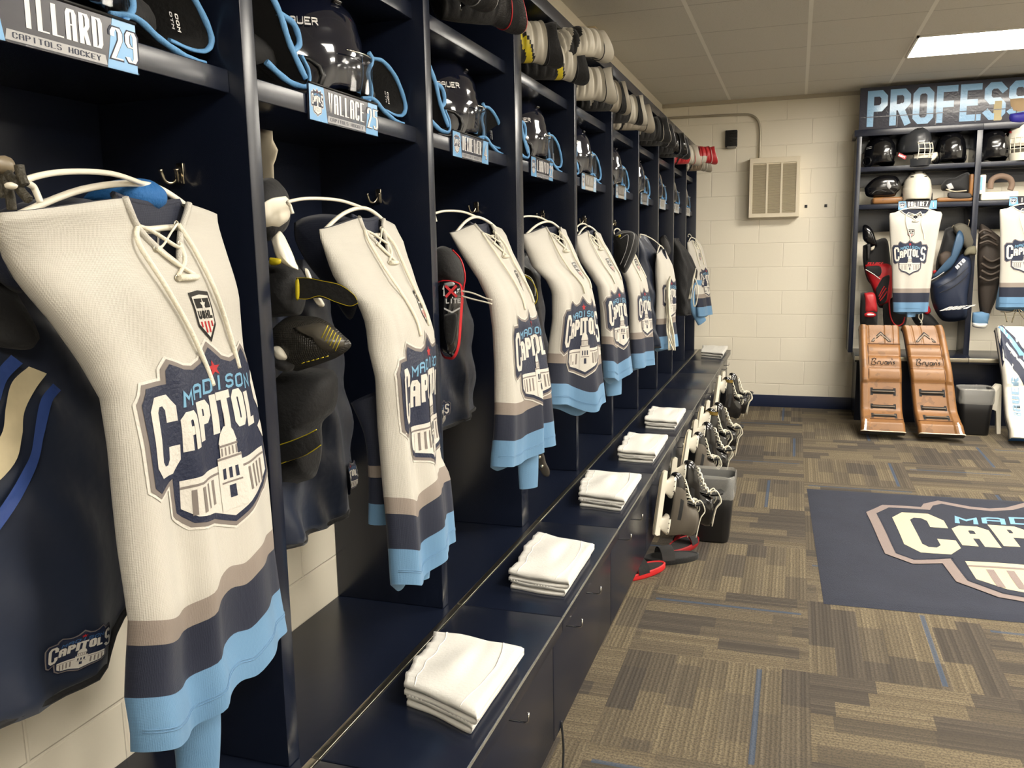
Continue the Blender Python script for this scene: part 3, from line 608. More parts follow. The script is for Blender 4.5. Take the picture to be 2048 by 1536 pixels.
J.append(jersey(dict(L=[(1046, 440, 2.80), (1048, 462, 2.80), (1058, 495, 2.80), (1075, 535, 2.82), (1102, 560, 2.84), (1114, 585, 2.85), (1114, 640, 2.85), (1106, 690, 2.85), (1101, 740, 2.85), (1098, 790, 2.85)],
    R=[(1138, 465, 3.10), (1150, 495, 3.10), (1165, 530, 3.10), (1182, 560, 3.11), (1192, 600, 3.12), (1197, 640, 3.12), (1204, 690, 3.12), (1208, 740, 3.12), (1216, 805, 3.12)],
    hem=lambda u: .868-.035*math.exp(-((u-.62)/.22)**2)-.03*u, D=.03, neck=.66, nw=.17, vd=.075, top=1.492, w=.33, crest=(.10, 1.0, .95, 1.235), hookto=hk(3), nu=34, nv=26, cs=(.05, .05),
    folds=[(.12, .12, .012, .0), (.40, .10, -.020, .0), (.68, .10, .022, .0), (.90, .08, -.008, 0)]),
    'white team jersey spread wide with the whole crest visible, in the 22 locker'))
J.append(jersey(dict(L=[(1156, 468, 3.58), (1157, 490, 3.58), (1166, 520, 3.58), (1184, 545, 3.60), (1203, 575, 3.62), (1209, 620, 3.62), (1211, 700, 3.62), (1215, 765, 3.62)],
    R=[(1204, 460, 3.80), (1212, 485, 3.80), (1228, 515, 3.81), (1244, 550, 3.82), (1251, 590, 3.82), (1256, 640, 3.83), (1261, 690, 3.83), (1265, 730, 3.83), (1268, 756, 3.83)],
    hem=lambda u: .85-.025*math.exp(-((u-.4)/.2)**2), D=.03, neck=.6, nw=.17, vd=.07, top=1.49, w=.3, crest=(.05, 1.12, .965, 1.235), hookto=hk(4), nu=28, nv=20, cs=(.08, .08),
    folds=[(.12, .12, .012, .0), (.45, .10, -.015, .0), (.70, .10, .015, .0)], sleeves=[dict(p=[(1225, 745, 3.78), (1228, 790, 3.78)], r=.05)]),
    'white team jersey with crest partly folded away, in the fifth locker'))
J.append(jersey(dict(L=[(1232, 478, 4.24), (1236, 500, 4.24), (1246, 530, 4.26), (1260, 560, 4.28), (1267, 600, 4.28), (1268, 660, 4.28), (1271, 720, 4.28), (1273, 752, 4.28)],
    R=[(1262, 478, 4.46), (1268, 500, 4.46), (1280, 530, 4.47), (1294, 560, 4.48), (1299, 600, 4.48), (1303, 650, 4.48), (1306, 690, 4.48), (1311, 765, 4.48)],
    hem=lambda u: .80+.0*u, D=.03, neck=.6, nw=.17, vd=.07, top=1.475, w=.3, crest=(.12, 1.06, .955, 1.20), hookto=hk(5), nu=28, nv=20, cs=(.08, .08),
    folds=[(.2, .12, .012, .0), (.5, .10, -.015, .0), (.78, .10, .015, .0)]),
    'white team jersey under a draped black garment, in the sixth locker'))
J.append(jersey(dict(L=[at(1318, 545, 5.02), at(1320, 590, 5.02), at(1318, 640, 5.02), at(1317, 690, 5.02)], R=[at(1335, 500, 5.24), at(1347, 535, 5.24), at(1352, 565, 5.24), at(1352, 640, 5.24), at(1357, 685, 5.24)],
    hem=.81, D=.03, neck=.6, nw=.17, vd=.06, top=1.40, w=.28, crest=(.1, 1.1, .985, 1.22), hookto=hk(6), nu=24, nv=18, cs=(.12, .12), folds=[(.3, .12, .012, .0), (.6, .10, -.015, .0)]), 'white team jersey mostly hidden behind long white laces, in the seventh locker', full=False))
J.append(jersey(dict(L=[at(1377, 478, 7.16), at(1380, 520, 7.16), at(1392, 580, 7.16), at(1400, 640, 7.16)], R=[at(1400, 478, 7.40), at(1408, 500, 7.40), at(1417, 545, 7.41), at(1421, 590, 7.42), at(1426, 632, 7.42)],
    hem=.835, D=.03, neck=.5, nw=.17, vd=.06, top=1.465, w=.3, crest=(.3, 1.25, .99, 1.23), hookto=hk(9), nu=26, nv=20, cs=(.1, .1), folds=[(.25, .12, .012, .0), (.6, .10, -.015, .0)],
    sleeves=[dict(p=[(1392, 560, 7.2), (1390, 610, 7.2), (1404, 645, 7.25)], r=.06)]), 'white team jersey nearest the back wall, in the last locker'))
# the two jerseys in the back lockers
J.append(jersey(dict(L=[Vector((.672, 7.235, 1.64)), Vector((.665, 7.235, 1.62)), Vector((.682, 7.235, 1.40)), Vector((.705, 7.235, 1.2)), Vector((.718, 7.235, 1.0)), Vector((.728, 7.235, .88))],
    R=[Vector((1.02, 7.235, 1.64)), Vector((1.038, 7.235, 1.62)), Vector((1.02, 7.235, 1.5)), Vector((1.0, 7.235, 1.3)), Vector((.985, 7.235, 1.1)), Vector((.975, 7.235, .88))],
    hem=.875, D=.03, neck=.5, nw=.28, vd=.075, top=1.655, w=.34, crest=(.05, .80, 1.155, 1.425), hookto=(.86, 7.5, 1.69), nu=34, nv=28, cs=(.05, .05), patch=(.43, 1.475, .04, .05), folds=[(.2, .1, .008, .0), (.5, .2, .004, .0), (.8, .10, -.008, .0)],
    sleeves=[dict(p=[Vector((.86, 7.26, .98)), Vector((.86, 7.26, .90)), Vector((.86, 7.26, .835))], r=.055)]), 'white team jersey facing the room, in the tan gear locker'))
J.append(jersey(dict(L=[Vector((1.425, 7.235, 1.67)), Vector((1.42, 7.235, 1.62)), Vector((1.435, 7.235, 1.45)), Vector((1.45, 7.235, 1.2)), Vector((1.455, 7.235, .9))],
    R=[Vector((1.80, 7.235, 1.67)), Vector((1.81, 7.235, 1.62)), Vector((1.79, 7.235, 1.4)), Vector((1.77, 7.235, 1.2)), Vector((1.75, 7.235, .9))],
    hem=.915, D=.03, neck=.5, nw=.28, vd=.075, top=1.66, w=.36, crest=(.08, .9, 1.165, 1.425), hookto=(1.62, 7.5, 1.69), nu=28, nv=24, cs=(.08, .08), folds=[(.2, .1, .008, .0), (.8, .10, -.008, .0)]), 'white team jersey cut by the right picture edge, in the right back locker'))
# ================================================================== generic soft shapes
def puff(mb, pts, D, m, back=.5, rings=6, n=None, fn=None, sub=4, e=.5):
    "an outline in space inflated into a cushion; pts are 3D points (any star-shaped loop)"
    P = [Vector(p) for p in pts]
    if sub: P = spline(P+[P[0]], sub)[:-1]
    c = sum(P, Vector((0, 0, 0)))/len(P)
    if n is None:
        n = Vector((0, 0, 0))
        for i in range(len(P)): n += (P[i]-c).cross(P[(i+1) % len(P)]-c)
        n.normalize(); n = n if n.dot(CP-c) > 0 else -n
    N = len(P); R = [1-k/rings for k in range(rings+1)]
    def pt(i, j):
        if j <= rings: s, sg = R[rings-j] if 0 else R[j], 1
        s = R[j]; hgt = D*max(0, 1-s**2.4)**e; q = c+(P[i]-c)*max(s, .001)+n*hgt; return fn(q, s) if fn else q
    def pb(i, j):
        s = R[j]; return c+(P[i]-c)*max(s, .001)-n*D*back*max(0, 1-s**2.4)**e
    mb.grid(pt, N, rings+1, m, cu=True); mb.grid(pb, N, rings+1, m if not callable(m) else m(0, 0), cu=True)
    return c, n, P
def pl(s, Y):
    "photo pixel pairs 'x,y x,y ...' placed at room depth Y (or x,y,Y each)"
    o = []
    for q in s.split():
        v = [float(k) for k in q.split(',')]; o.append(at(v[0], v[1], v[2] if len(v) > 2 else Y))
    return o
def piece(name, parent, s, Y, D, m, **k):
    mb = MB(); r = puff(mb, pl(s, Y) if isinstance(s, str) else s, D, m, **k); return mb.build(name, parent)
def pipe(name, parent, s, Y, r, m, off=0, n=5, closed=False):
    P = pl(s, Y) if isinstance(s, str) else s; P = [p+(CP-p).normalized()*off for p in P]
    if closed: P = P+[P[0]]
    return MB().tube(spline(P, 6), r, m, n=n).build(name, parent)
def flatdecal(name, parent, layers, org, ex, ez, h=.0008, step=None):
    "flat marks on the plane org + x*ex + y*ez"
    org, ex, ez = Vector(org), Vector(ex), Vector(ez); nn = ex.cross(ez).normalized(); nn = nn if nn.dot(CP-org) > 0 else -nn
    m = MB(); decal(m, layers, lambda x, y, hh: org+ex*x+ez*y+nn*hh, step, h); return m.build(name, parent)
def base_of(P, z=None): return Vector((sum(p.x for p in P)/len(P), sum(p.y for p in P)/len(P), z if z is not None else min(p.z for p in P)))
# ================================================================== nameplates
names = [('GILLARD', '29'), ('WALLACE', '25'), ('DEXHEIMER', '4'), ('LAANTO', '22')]+[('', '')]*6
def nameplate(org, ex, name, num, lab, gr, tilt=0):
    ex = Vector(ex).normalized(); t = thing('name_plate', org, lab, 'name plate', gr); Wd, H = .272, .066; nn = Vector((ex.y, -ex.x, 0)) if 1 else 0
    nn = nn if nn.dot(CP-Vector(org)) > 0 else -nn
    ez = (Vector((0, 0, 1))+nn*tilt).normalized(); o = Vector(org)
    m = MB(); q = [o, o+ex*Wd, o+ex*Wd+ez*H, o+ez*H]; m.prism([p+nn*.001 for p in q], nn*.004, PLD); m.build('backing', t)
    m = MB(); m.tube([o+nn*.006, o+ex*Wd+nn*.006], .0022, CLEAR, n=6); m.tube([o+ez*H+nn*.006, o+ex*Wd+ez*H+nn*.006], .0022, BLKP, n=6); m.build('holder_rail', t)
    L = [(rect(0, 0, 1, 1), PLD, 0), (poly([(0, 0), (.235, 0), (.19, 1), (0, 1)]), SKYP, 1), (poly([(.80, 0), (1, 0), (1, 1), (.85, 1)]), SKYP, 1), (poly([(.235, .04), (.80, .04), (.79, .22), (.245, .22)]), PLS, 1)]
    if num:
        cw = .088*len(num); x0 = .915-cw/2; k = .78
        L.append((text(num, x0-.012, .17, cw+.024, .66, .05, .1), CN, 2)); L.append((text(num, x0, .2, cw, .6, .028, .25), PLW, 3))
    if name: L.append((text(name, .25, .32, .53, .56, .028, .22), PLW, 2)); L.append((text('CAPITOLS HOCKEY', .27, .085, .49, .10, .008, .2), CN, 2))
    else: L.append(([q for k in range(6) for q in rect(.29+k*.078, .34, .33+k*.078, .86)], PLS, 2)); L.append((rect(.90, .25, .93, .75)+rect(.86, .55, .90, .6), PLW, 2))
    f = lambda x, y, h: o+ex*Wd*x+ez*H*y+nn*(.0052+h); m = MB(); decal(m, L, f, None, .00025)
    decal(m, crest_layers(CN, PLW, PLS, SKYP, CRD), lambda x, y, h: o+ex*Wd*(.025+.155*x)+ez*H*(.13+.74*y)+nn*(.0058+h), None, .00012); m.build('printed_face', t); return t
pw_off = [.195, .192, .177, .163, .17, .17, .17, .17, .17, .17]
for k in range(10):
    y = dy(k-1)+pw_off[k]
    lab = ['large glossy name plate with number 29 on the nearest shelf edge', 'glossy name plate with number 25 and light glare on it', 'name plate reading DEXHEIMER 4 on the shelf edge', 'name plate with number 22 on the shelf edge'][k] if k < 4 else 'small blue and grey name plate in the '+BAY[k].replace(' from the near end', '')
    if k == 2: lab = 'sky blue name plate with number 4 on the shelf edge'
    nameplate((X0-.0285, y, ZS-.046), (0, 1, 0), names[k][0], names[k][1], lab, 'name plates on the shelf edges', .02)
nameplate((.742, FY+.0085, 1.662), (1, 0, 0), 'RAMIREZ', '1', 'sky blue name plate under the white helmet on the back wall', 'name plates on the back lockers')
nameplate((1.508, FY+.0085, 1.668), (1, 0, 0), '', '', 'sky blue name plate under the white blocker, at the right picture edge', 'name plates on the back lockers')
# ================================================================== shelf gloves seen from the cuff
def shelf_glove(loc, side, lab, sc=1):
    t = thing('hockey_glove', loc, lab, 'hockey glove', 'team gloves on the lower shelf')
    o = Vector(loc); V = lambda x, y, z: o+Vector((x, y, z))*sc
    if side > 0:
        curves = [[(.0, .050, .160), (.0, .068, .145), (-.005, .052, .11), (0, .056, .065), (.004, .02, .03), (0, -.008, .008)], [(-.02, .105, .158), (-.01, .15, .158), (0, .205, .125), (.004, .248, .065), (.002, .24, .035), (0, .20, .026), (-.01, .15, .034)], [(0, .0, .04), (.008, .05, .045), (.012, .10, .022), (.014, .16, .006), (.012, .215, .004)]]
        ctr = (.12, .075)
    else:
        curves = [[(.0, .02, .178), (.004, .055, .135), (.004, .085, .085), (.008, .125, .033)], [(0, .055, .135), (.004, .10, .125), (0, .122, .095), (-.005, .095, .075)], [(.0, .01, .042), (.008, .065, .018), (.006, .13, .020), (0, .150, .050), (-.006, .135, .078)]]
        ctr = (.08, .075)
    m = MB(); m.ell(V(-.17, ctr[0], .07), (.14*sc, .10*sc, .066*sc), BLK, n=22, k=14, fn=lambda q: Vector((q.x, q.y*(1+.05*sin(q.x*14)), max(q.z, -.98)))); m.build('hand', t)
    m = MB()
    for c in curves:
        S = spline(c, 6); n = len(S)
        m.grid(lambda i, j: V(*(S[i]*(1-j/7)+Vector((-.13, ctr[0]+(S[i].y-ctr[0])*.62, .07+(S[i].z-.07)*.6))*(j/7)+Vector((0, 0, -.008*sin(pi*j/7))))), n, 8, BLK)
        m.grid(lambda i, j: V(*((S[i]+Vector((-.004, 0, -.004)))*(1-j/7)+Vector((-.13, ctr[0]+(S[i].y-ctr[0])*.55, .065+(S[i].z-.07)*.5))*(j/7))), n, 8, BLK)
    m.build('cuff', t)
    m = MB()
    for c in curves: P = [V(*p) for p in spline(c, 6)]; m.tube(P, [.0058*sc*(1+.07*sin(i*1.7)) for i in range(len(P))], BLU, n=8, flat=.6)
    m.build('cuff_binding', t)
    m = MB(); decal(m, [(text('COM' if side > 0 else 'M', .0, .0, .03, .010, .0022, .2), PLW, 1), (text('OTM', .0, -.016, .028, .008, .0018, .2), PLS, 1)], lambda x, y, h: V(-.028, ctr[0]+.055-y*.3+x*.2, .085-x)+Vector((h+.01, y, 0)), None)
    m.build('size_print', t); return t
# ================================================================== helmets
def helmet(loc, rz, lab, shell=NVG, gr=None, visor=True, brand=None, s=1.0, txt=PLW, ear=True):
    t = thing('hockey_helmet', loc, lab, 'helmet', gr, rz=rz); m = MB(); A, Bw, Hh = .135*s, .107*s, .165*s
    def sh(q):
        z = q.z
        if z < -.35: z = -.35+(z+.35)*.12
        if abs(q.y) > .5 and q.x < .45 and z < 0: z -= .10
        return Vector((q.x*(1+.06*(q.z > 0)), q.y, z))
    n, k = 40, 26
    def p(i, j):
        a, b = 2*pi*i/n, -.36+(pi/2+.36)*j/(k-1); q = Vector((cos(a)*cos(b), sin(a)*cos(b), sin(b)))
        low = smooth(-q.z/.3+.25); ear_ = smooth((abs(q.y)-.55)/.3)*smooth((.5-q.x)/.3)
        r = 1+.022*(1 if abs(q.y) < .28 and q.z > .2 else 0)+.018*(1 if .42 < q.z < .62 else 0)-.02*(1 if .18 < q.z < .30 and abs(q.y) > .3 else 0)
        x, y, z = q.x*A*r, q.y*Bw*r, q.z*Hh*r-(.03*ear_*low if ear else 0)*s
        return Vector((x, y, z+.075*s))
    m.grid(p, n, k, shell, cu=True); m.grid(lambda i, j: Vector((p(i, j).x*.93, p(i, j).y*.92, (p(i, j).z-.075*s)*.93+.075*s)), n, k, BLKP, cu=True)
    m.grid(lambda i, j: p(i, 0) if j == 0 else Vector((p(i, 0).x*.93, p(i, 0).y*.92, (p(i, 0).z-.075*s)*.93+.075*s)), n, 2, BLKP, cu=True); m.build('shell', t, local=True)
    m = MB()
    for sy in (-1, 1):
        for (a, b, l) in ((.5, .75, .3), (.5, 1.05, .24), (2.2, .8, .3), (2.7, .5, .25)):
            P = []
            for q in range(5):
                aa = (a+l*q/4)*sy; v = Vector((cos(aa)*cos(b), sin(aa)*cos(b), sin(b))); P.append(Vector((v.x*A*1.035, v.y*Bw*1.035, v.z*Hh*1.035+.075*s)))
            m.tube(P, .006*s, BLKG, n=6, flat=.5)
    m.build('vents', t, local=True)
    if ear:
        m = MB()
        for sy in (-1, 1):
            P = [Vector((.05*cos(q)-.01, sy*(Bw*.98), .035+.035*sin(q)))*1 for q in [2*pi*k/12 for k in range(12)]]; m.tube(P, .006*s, BLKP, n=6, closed=True)
        m.build('ear_guard', t, local=True)
    if visor:
        m = MB(); m.grid(lambda i, j: Vector(((A+.018)*cos((i/16-.5)*1.9)*(1+.0*j), (Bw+.012)*sin((i/16-.5)*1.9)*1.05, .085*s-.075*s*j/6-.0)), 17, 7, CLEAR); m.grid(lambda i, j: Vector(((A+.0155)*cos((i/16-.5)*1.9), (Bw+.0095)*sin((i/16-.5)*1.9)*1.05, .085*s-.075*s*j/6)), 17, 7, CLEAR); m.build('visor', t, local=True)
        m = MB(); m.tube([Vector(((A+.017)*cos((i/16-.5)*1.9), (Bw+.011)*sin((i/16-.5)*1.9)*1.05, .088*s)) for i in range(17)], .0022, STEEL, n=5); m.build('visor_rim', t, local=True)
    if brand:
        m = MB()
        for sy in (-1, 1):
            def fm(x, y, h, sy=sy):
                a = sy*(2.05-x*2.2) if sy < 0 else sy*(1.1+x*2.2); b = .30+y*5; v = Vector((cos(a)*cos(b), sin(a)*cos(b), sin(b))); r = 1.05; return Vector((v.x*A*r, v.y*Bw*r, v.z*Hh*r+.075*s))
            decal(m, [(text(brand, .1, .005, .24, .020, .0045, .2), txt, 1)], fm, (.08, .02), .0005)
        m.build('brand_print', t, local=True)
    return t
L1 = 'open-cuffed black glove with sky blue binding, left of the helmet on the shelf of the %s'
L2 = 'black glove with sky blue binding lying right of the helmet on the shelf of the %s'
for k in range(10):
    y0 = dy(k-1); b = BAY[k].replace('locker from the near end', 'locker').replace('second to last locker before the back wall', 'ninth locker').replace('last locker next to the back wall', 'last locker').replace('locker with the ', '').replace(' nameplate', ' locker').replace('nearest locker with the 29', 'nearest').replace('nearest 29', 'nearest')
    rr = random.Random(k)
    shelf_glove((X0-.055, y0+.085 if k != 1 else y0+.10, ZS), -1, 'black glove with sky blue binding, left of the helmet in the '+b)
    shelf_glove((X0-.055, y0+.458, ZS), 1, 'black glove with sky blue binding, right of the helmet in the '+b, .85)
    helmet((X0-.16, y0+.385, ZS+.022), radians(40+rr.uniform(-6, 6)), 'glossy dark helmet with clear visor on the shelf of the '+b, gr='helmets on the lower shelf', brand='BAUER')
# ================================================================== gloves piled on the upper shelf
def glove(loc, rz, lab, c1, c2, c3, pipe_m, cuff_m=None, rx=0, s=1.0, ry=0, inner=BLK):
    t = thing('hockey_glove', loc, lab, 'hockey glove', 'gloves piled on the upper shelf'); t.rotation_euler = (rx, ry, rz); cuff_m = cuff_m or c1
    Lx, NU, NV = .30*s, 34, 46
    def prof(x):
        w = .070+.016*sin(min(1, x/.2)*pi*.8) if x < .2 else .078+.03*(x-.2)/.1; h = .046+.030*min(1, x/.13); return w*s, h*s
    def body(i, j):
        x = j/(NV-1)*.235; w, h = prof(x); a = 2*pi*i/NU; ca, sa = cos(a), sin(a)
        e = 1 if x > .02 else sqrt(max(.02, x/.02)); f = 0
        if sa > 0:
            roll = [.035, .07, .105, .14, .185, .225]; f = -.016*max([math.exp(-((x-q)/.005)**2) for q in roll])
            if x < .13: f -= .010*abs(cos(2*pi*ca*1.0))**6*(1-x/.16)
        return Vector(((x-.02)*s, ca*w*e, h*.9+sa*(h*(.95 if sa > 0 else .75)*e+f*s)))
    def mf(i, j):
        x = j/(NV-1)*.235; a = 2*pi*i/NU; ca = cos(a)
        if sin(a) < -.3: return BLK
        if c2 is GY:
            q = x-.135+.05*ca; return BLK if q < -.03 else GY if q < 0 else BLK if q < .008 else c1
        if x < .052-.02*ca and c3 is BLK: return BLK
        if abs(x-.085-.035*ca) < .013: return c2
        if abs(x-.105-.035*ca) < .008: return BLK
        return c3 if (ca < -.6 and x < .19) else c1
    m = MB().grid(body, NU, NV, mf, cu=True); m.add([body(i, 0) for i in range(NU)], [list(range(NU))], c1, False); m.build('hand', t, local=True)
    m = MB(); P = [(.02, .075, .02), (.05, .105, .03), (.10, .108, .04), (.15, .085, .05)]; m.tube([Vector(q)*s for q in spline(P, 5)], [.020*s]*8+[.026*s]*8, c3, n=10); m.build('thumb', t, local=True)
    def cuff(i, j, d=0):
        x = .205+.070*j/9; a = 2*pi*i/NU; g = smooth(j/9); w = (.078+.014*g)*s-d; h = (.056+.016*g)*s-d; wav = .016*cos(2*a)*g
        return Vector(((x+wav)*s, cos(a)*w, .066*s+sin(a)*h-.004*s))
    m = MB().grid(cuff, NU, 10, lambda i, j: (BLK if c3 is BLK else cuff_m) if j < 6 or c2 is GY else c1, cu=True); m.build('cuff', t, local=True)
    m = MB().grid(lambda i, j: cuff(i, j, .008), NU, 10, inner, cu=True); m.grid(lambda i, j: cuff(i, 9, .008*j), NU, 2, inner, cu=True); m.build('cuff_lining', t, local=True)
    m = MB(); m.tube([cuff(i, 9, .003) for i in range(NU)], .0035*s, pipe_m, n=6, closed=True); m.tube([cuff(i, 3, -.001) for i in range(NU)], .0022*s, pipe_m, n=5, closed=True); m.build('piping', t, local=True)
    return t
GW, GY = mat('glove_white', (190, 184, 170), .45), mat('glove_yellow', (196, 178, 24), .45); GR2 = mat('glove_grey', (150, 142, 128), .5); MESH = mat('black_mesh', (30, 28, 28), .45, bump=.6, bscale=400, weave=1)
def fit(rz, ry=0): return radians(rz)
U = ZU+.075
gl = [((-0.935, 1.95, U), 30, MESH, RED, BLK, PLS, 'black glove with red stripes, nearest one on the upper shelf'),
      ((-0.955, 2.22, U), 22, MESH, BLKG, BLK, RED, 'black glove with thin red stripe overhanging the 4 locker upper shelf'),
      ((-1.005, 2.76, U), 8, GW, GY, BLK, BLK, 'white glove with yellow chevron, left of two on the 22 locker top shelf'),
      ((-0.985, 3.06, U), 14, GW, GY, BLK, BLK, 'white glove with yellow chevron, right of two on the 22 locker top shelf'),
      ((-0.985, 3.55, U), 6, GW, BLK, GW, BLK, 'white glove with black trim on the fifth locker top shelf'),
      ((-0.975, 3.84, U), 14, GR2, GW, BLK, BLK, 'grey and white glove on the fifth locker top shelf'),
      ((-0.975, 4.26, U), 6, GW, GR2, BLK, BLK, 'white glove with grey panels on the sixth locker top shelf'),
      ((-0.975, 4.52, U), 14, GR2, GW, GR2, BLK, 'light grey worn glove on the sixth locker top shelf'),
      ((-0.965, 5.02, U), 8, BLK, GW, BLK, GW, 'black glove with white patches, left one on the seventh locker top shelf'),
      ((-0.965, 5.28, U), 16, BLK, BLKG, BLK, PLS, 'plain black glove, right one on the seventh locker top shelf'),
      ((-0.965, 5.78, U), 6, BLKG, BLK, BLK, PLS, 'glossy black glove on the eighth locker top shelf'),
      ((-0.965, 6.02, U), 14, BLK, GR2, BLK, PLS, 'black and grey glove on the eighth locker top shelf'),
      ((-0.955, 6.55, U), 8, GW, SCARLET, SCARLET, RED, 'red and white glove on the ninth locker top shelf'),
      ((-0.935, 7.2, U), 4, GR2, GW, mat('glove_brown', (110, 96, 80), .6), PLW, 'brown and white worn glove at the far end of the top shelf')]
for p, rz, a, b_, c, pm, lab in gl: glove(p, radians(rz+30), lab, a, b_, c, pm, s=.86, rx=radians(66))
glove((-.84, 1.76, U+.10), radians(60), 'black glove with red back lying on the nearest black gloves', MESH, RED, BLK, PLW, rx=radians(60), s=.86)
glove((-.86, 3.12, U+.06), radians(50), 'white glove with black cuff art lying on top of the yellow chevron pair', GW, BLK, GW, BLK, s=.72, rx=radians(50))
glove((-.84, 6.78, U+.01), radians(30), 'bright red glove poking out between the last two top shelf gloves', SCARLET, RED, GW, PLW, s=.8, rx=radians(60))
# ================================================================== hockey pants
def pants(L, R, hem, lab, crest=None, top=None, amp=1, D=.05, folds=None, m_=None, nv=30, extra=None, cat='hockey pants', name='hockey_pants', piping=None):
    m_ = m_ or NVF; L = [Vector(p) for p in L]; R = [Vector(p) for p in R]; folds = folds or [(.15, .1, .02, .1), (.4, .09, -.014, -.1), (.62, .08, .018, .12), (.85, .08, -.012, 0)]
    C = Cloth(L, R, D, folds, amp=amp); H = hem if callable(hem) else (lambda u: hem); zt = top or C.ztop; t = thing(name, ((L[0]+R[0])/2).to_tuple()[:2]+(H(.5),), lab, cat)
    uu = blend_u(26); N = 26; rnd = lambda u, z: .006*sin(13*u+29*z)*sin(17*z-7*u)+.004*sin(41*z+23*u)
    zz = lambda u, j: H(u)+(zt-H(u))*j/nv
    m = MB(); m.grid(lambda i, j: C.P(uu[i], zz(uu[i], j))+C.n*rnd(uu[i], zz(uu[i], j)), N, nv+1, m_); m.grid(lambda i, j: C.P(2-uu[i] if 0 < i < N-1 else uu[i], zz(uu[i], j))+(C.n*rnd(uu[i], zz(uu[i], j)) if i in (0, N-1) else Vector()), N, nv+1, m_)
    for jj in (0, nv):
        m.grid(lambda i, j: C.P(uu[i], zz(uu[i], jj))+C.n*rnd(uu[i], zz(uu[i], jj)) if j == 0 else C.P(2-uu[i] if 0 < i < N-1 else uu[i], zz(uu[i], jj))+(C.n*rnd(uu[i], zz(uu[i], jj)) if i in (0, N-1) else Vector()), N, 2, m_)
    m.build('shell', t); m = MB(); m.tube([C.P(u, zz(u, 0)+.004, .001) for u in uu], .005, BLK if m_ is NVF else m_, n=6); m.build('hem_piping', t)
    if crest:
        c0, c1, z0, z1 = crest; m = MB(); decal(m, crest_layers(CN, CW, CG, mat('crest_dim_blue', (60, 100, 150), .5), CRD, out=CN), lambda x, y, h: C.P(c0+(c1-c0)*x, z0+(z1-z0)*y, h+.007)+C.n*rnd(c0+(c1-c0)*x, z0+(z1-z0)*y), (.12, .12), .0005); m.build('team_crest', t)
    return t, C
Q = lambda x, y, z: Vector((x, y, z))
t, C = pants([Q(-.95, .56, 1.42), Q(-.94, .56, .8)], [Q(-.95, .92, 1.42), Q(-.93, .99, 1.2), Q(-.93, 1.02, 1.0), Q(-.93, .99, .85)], lambda u: .838+.085*smooth((u-.62)/.38)**1.5, 'navy hockey pants with blue and cream side stripes hanging at the left edge', crest=(.52, .72, .865, .92))
def strip(name, m_, pa, pb, h=.003):
    A, B_ = [atX(*p, -.905) for p in pa], [atX(*p, -.905) for p in pb]; A, B_ = spline(A, 6), spline(B_, 6); m = MB()
    f = lambda p: C.P((p.y-.56)/(.44), p.z, h+.006)
    m.grid(lambda i, j: f(A[i].lerp(B_[i], j/4)), len(A), 5, m_); m.build(name, t)
strip('cream_stripe', CREAM, [(88, 728), (52, 760), (32, 810), (18, 860), (-10, 900), (-40, 940)], [(120, 742), (92, 772), (64, 820), (52, 870), (34, 925), (-30, 1000)])
strip('blue_stripe', mat('stripe_blue', (52, 76, 140), .4, bump=.6, bscale=50), [(128, 762), (98, 792), (78, 850), (66, 905), (42, 950), (-20, 1060)], [(142, 776), (116, 800), (94, 856), (80, 915), (58, 965), (0, 1068)])
strip('blue_stripe', MC['stripe_blue'], [(60, 705), (30, 735), (12, 775), (-10, 810)], [(78, 722), (44, 755), (22, 800), (0, 830)])
pants([Q(-.97, 1.33, 1.40), Q(-.96, 1.34, .8)], [Q(-.99, 1.66, 1.40), Q(-.97, 1.70, 1.2), Q(-.965, 1.715, 1.0), Q(-.96, 1.70, .85)], lambda u: .838+.06*smooth((u-.6)/.4)**1.5, 'navy hockey pants with small team crest hanging behind the 25 locker jersey', crest=(.70, .98, .875, .945))
pants([Q(-.97, 2.02, 1.42), Q(-.96, 2.03, .85)], [Q(-.95, 2.36, 1.42), Q(-.93, 2.42, 1.2), Q(-.93, 2.42, .9)], lambda u: .90+.03*u, 'navy hockey pants with dim crest behind the red-edged shin pad', crest=(.12, .42, .93, 1.0))
pants([Q(-.97, 2.80, 1.40), Q(-.96, 2.82, .85)], [Q(-.92, 3.10, 1.40), Q(-.90, 3.14, 1.0)], .93, 'dark navy hockey pants in deep shade behind the 22 locker jersey')
pants(pl("1279,468,5.0 1281,520,5.0 1285,570,5.0 1296,640,5.0 1308,690,5.0", 0), pl("1296,474,5.2 1322,515,5.24 1345,560,5.26 1343,585,5.24 1326,620,5.2 1318,690,5.2", 0), .82, 'dark navy hockey pants bulging out of the seventh locker', D=.04, amp=1.2)
pants(pl("1352,476,6.4 1355,520,6.4 1360,600,6.4 1366,690,6.4", 0), pl("1362,484,6.55 1384,515,6.58 1396,540,6.6 1392,562,6.6 1378,590,6.55 1372,690,6.5", 0), .90, 'black hockey pants bulging out of the ninth locker beside the last jersey', m_=BLK, D=.06)
def laces(s, Y, lab, n=7, r=.004, sp=.012, cat='laces'):
    t = MB(); P0 = pl(s, Y)
    for k in range(n):
        rr = random.Random(k*7+int(Y*10)); P = [p+Vector((rr.uniform(-1, 1)*sp*(i/2+.2), rr.uniform(-1, 1)*sp*(i/2+.2), 0)) for i, p in enumerate(P0)]; t.tube(spline(P, 6), r, LACE, n=5)
    t.build('skate_laces', label=lab, cat=cat)
laces("1341,552 1336,575 1337,630 1341,668 1345,700", 5.05, 'thick bundle of long white laces hanging over the seventh locker jersey', 14, .0038, .011)
laces("1392,536 1387,558 1382,582 1380,598", 6.35, 'short knotted white laces hanging from the black pants', 5, .003, .006)
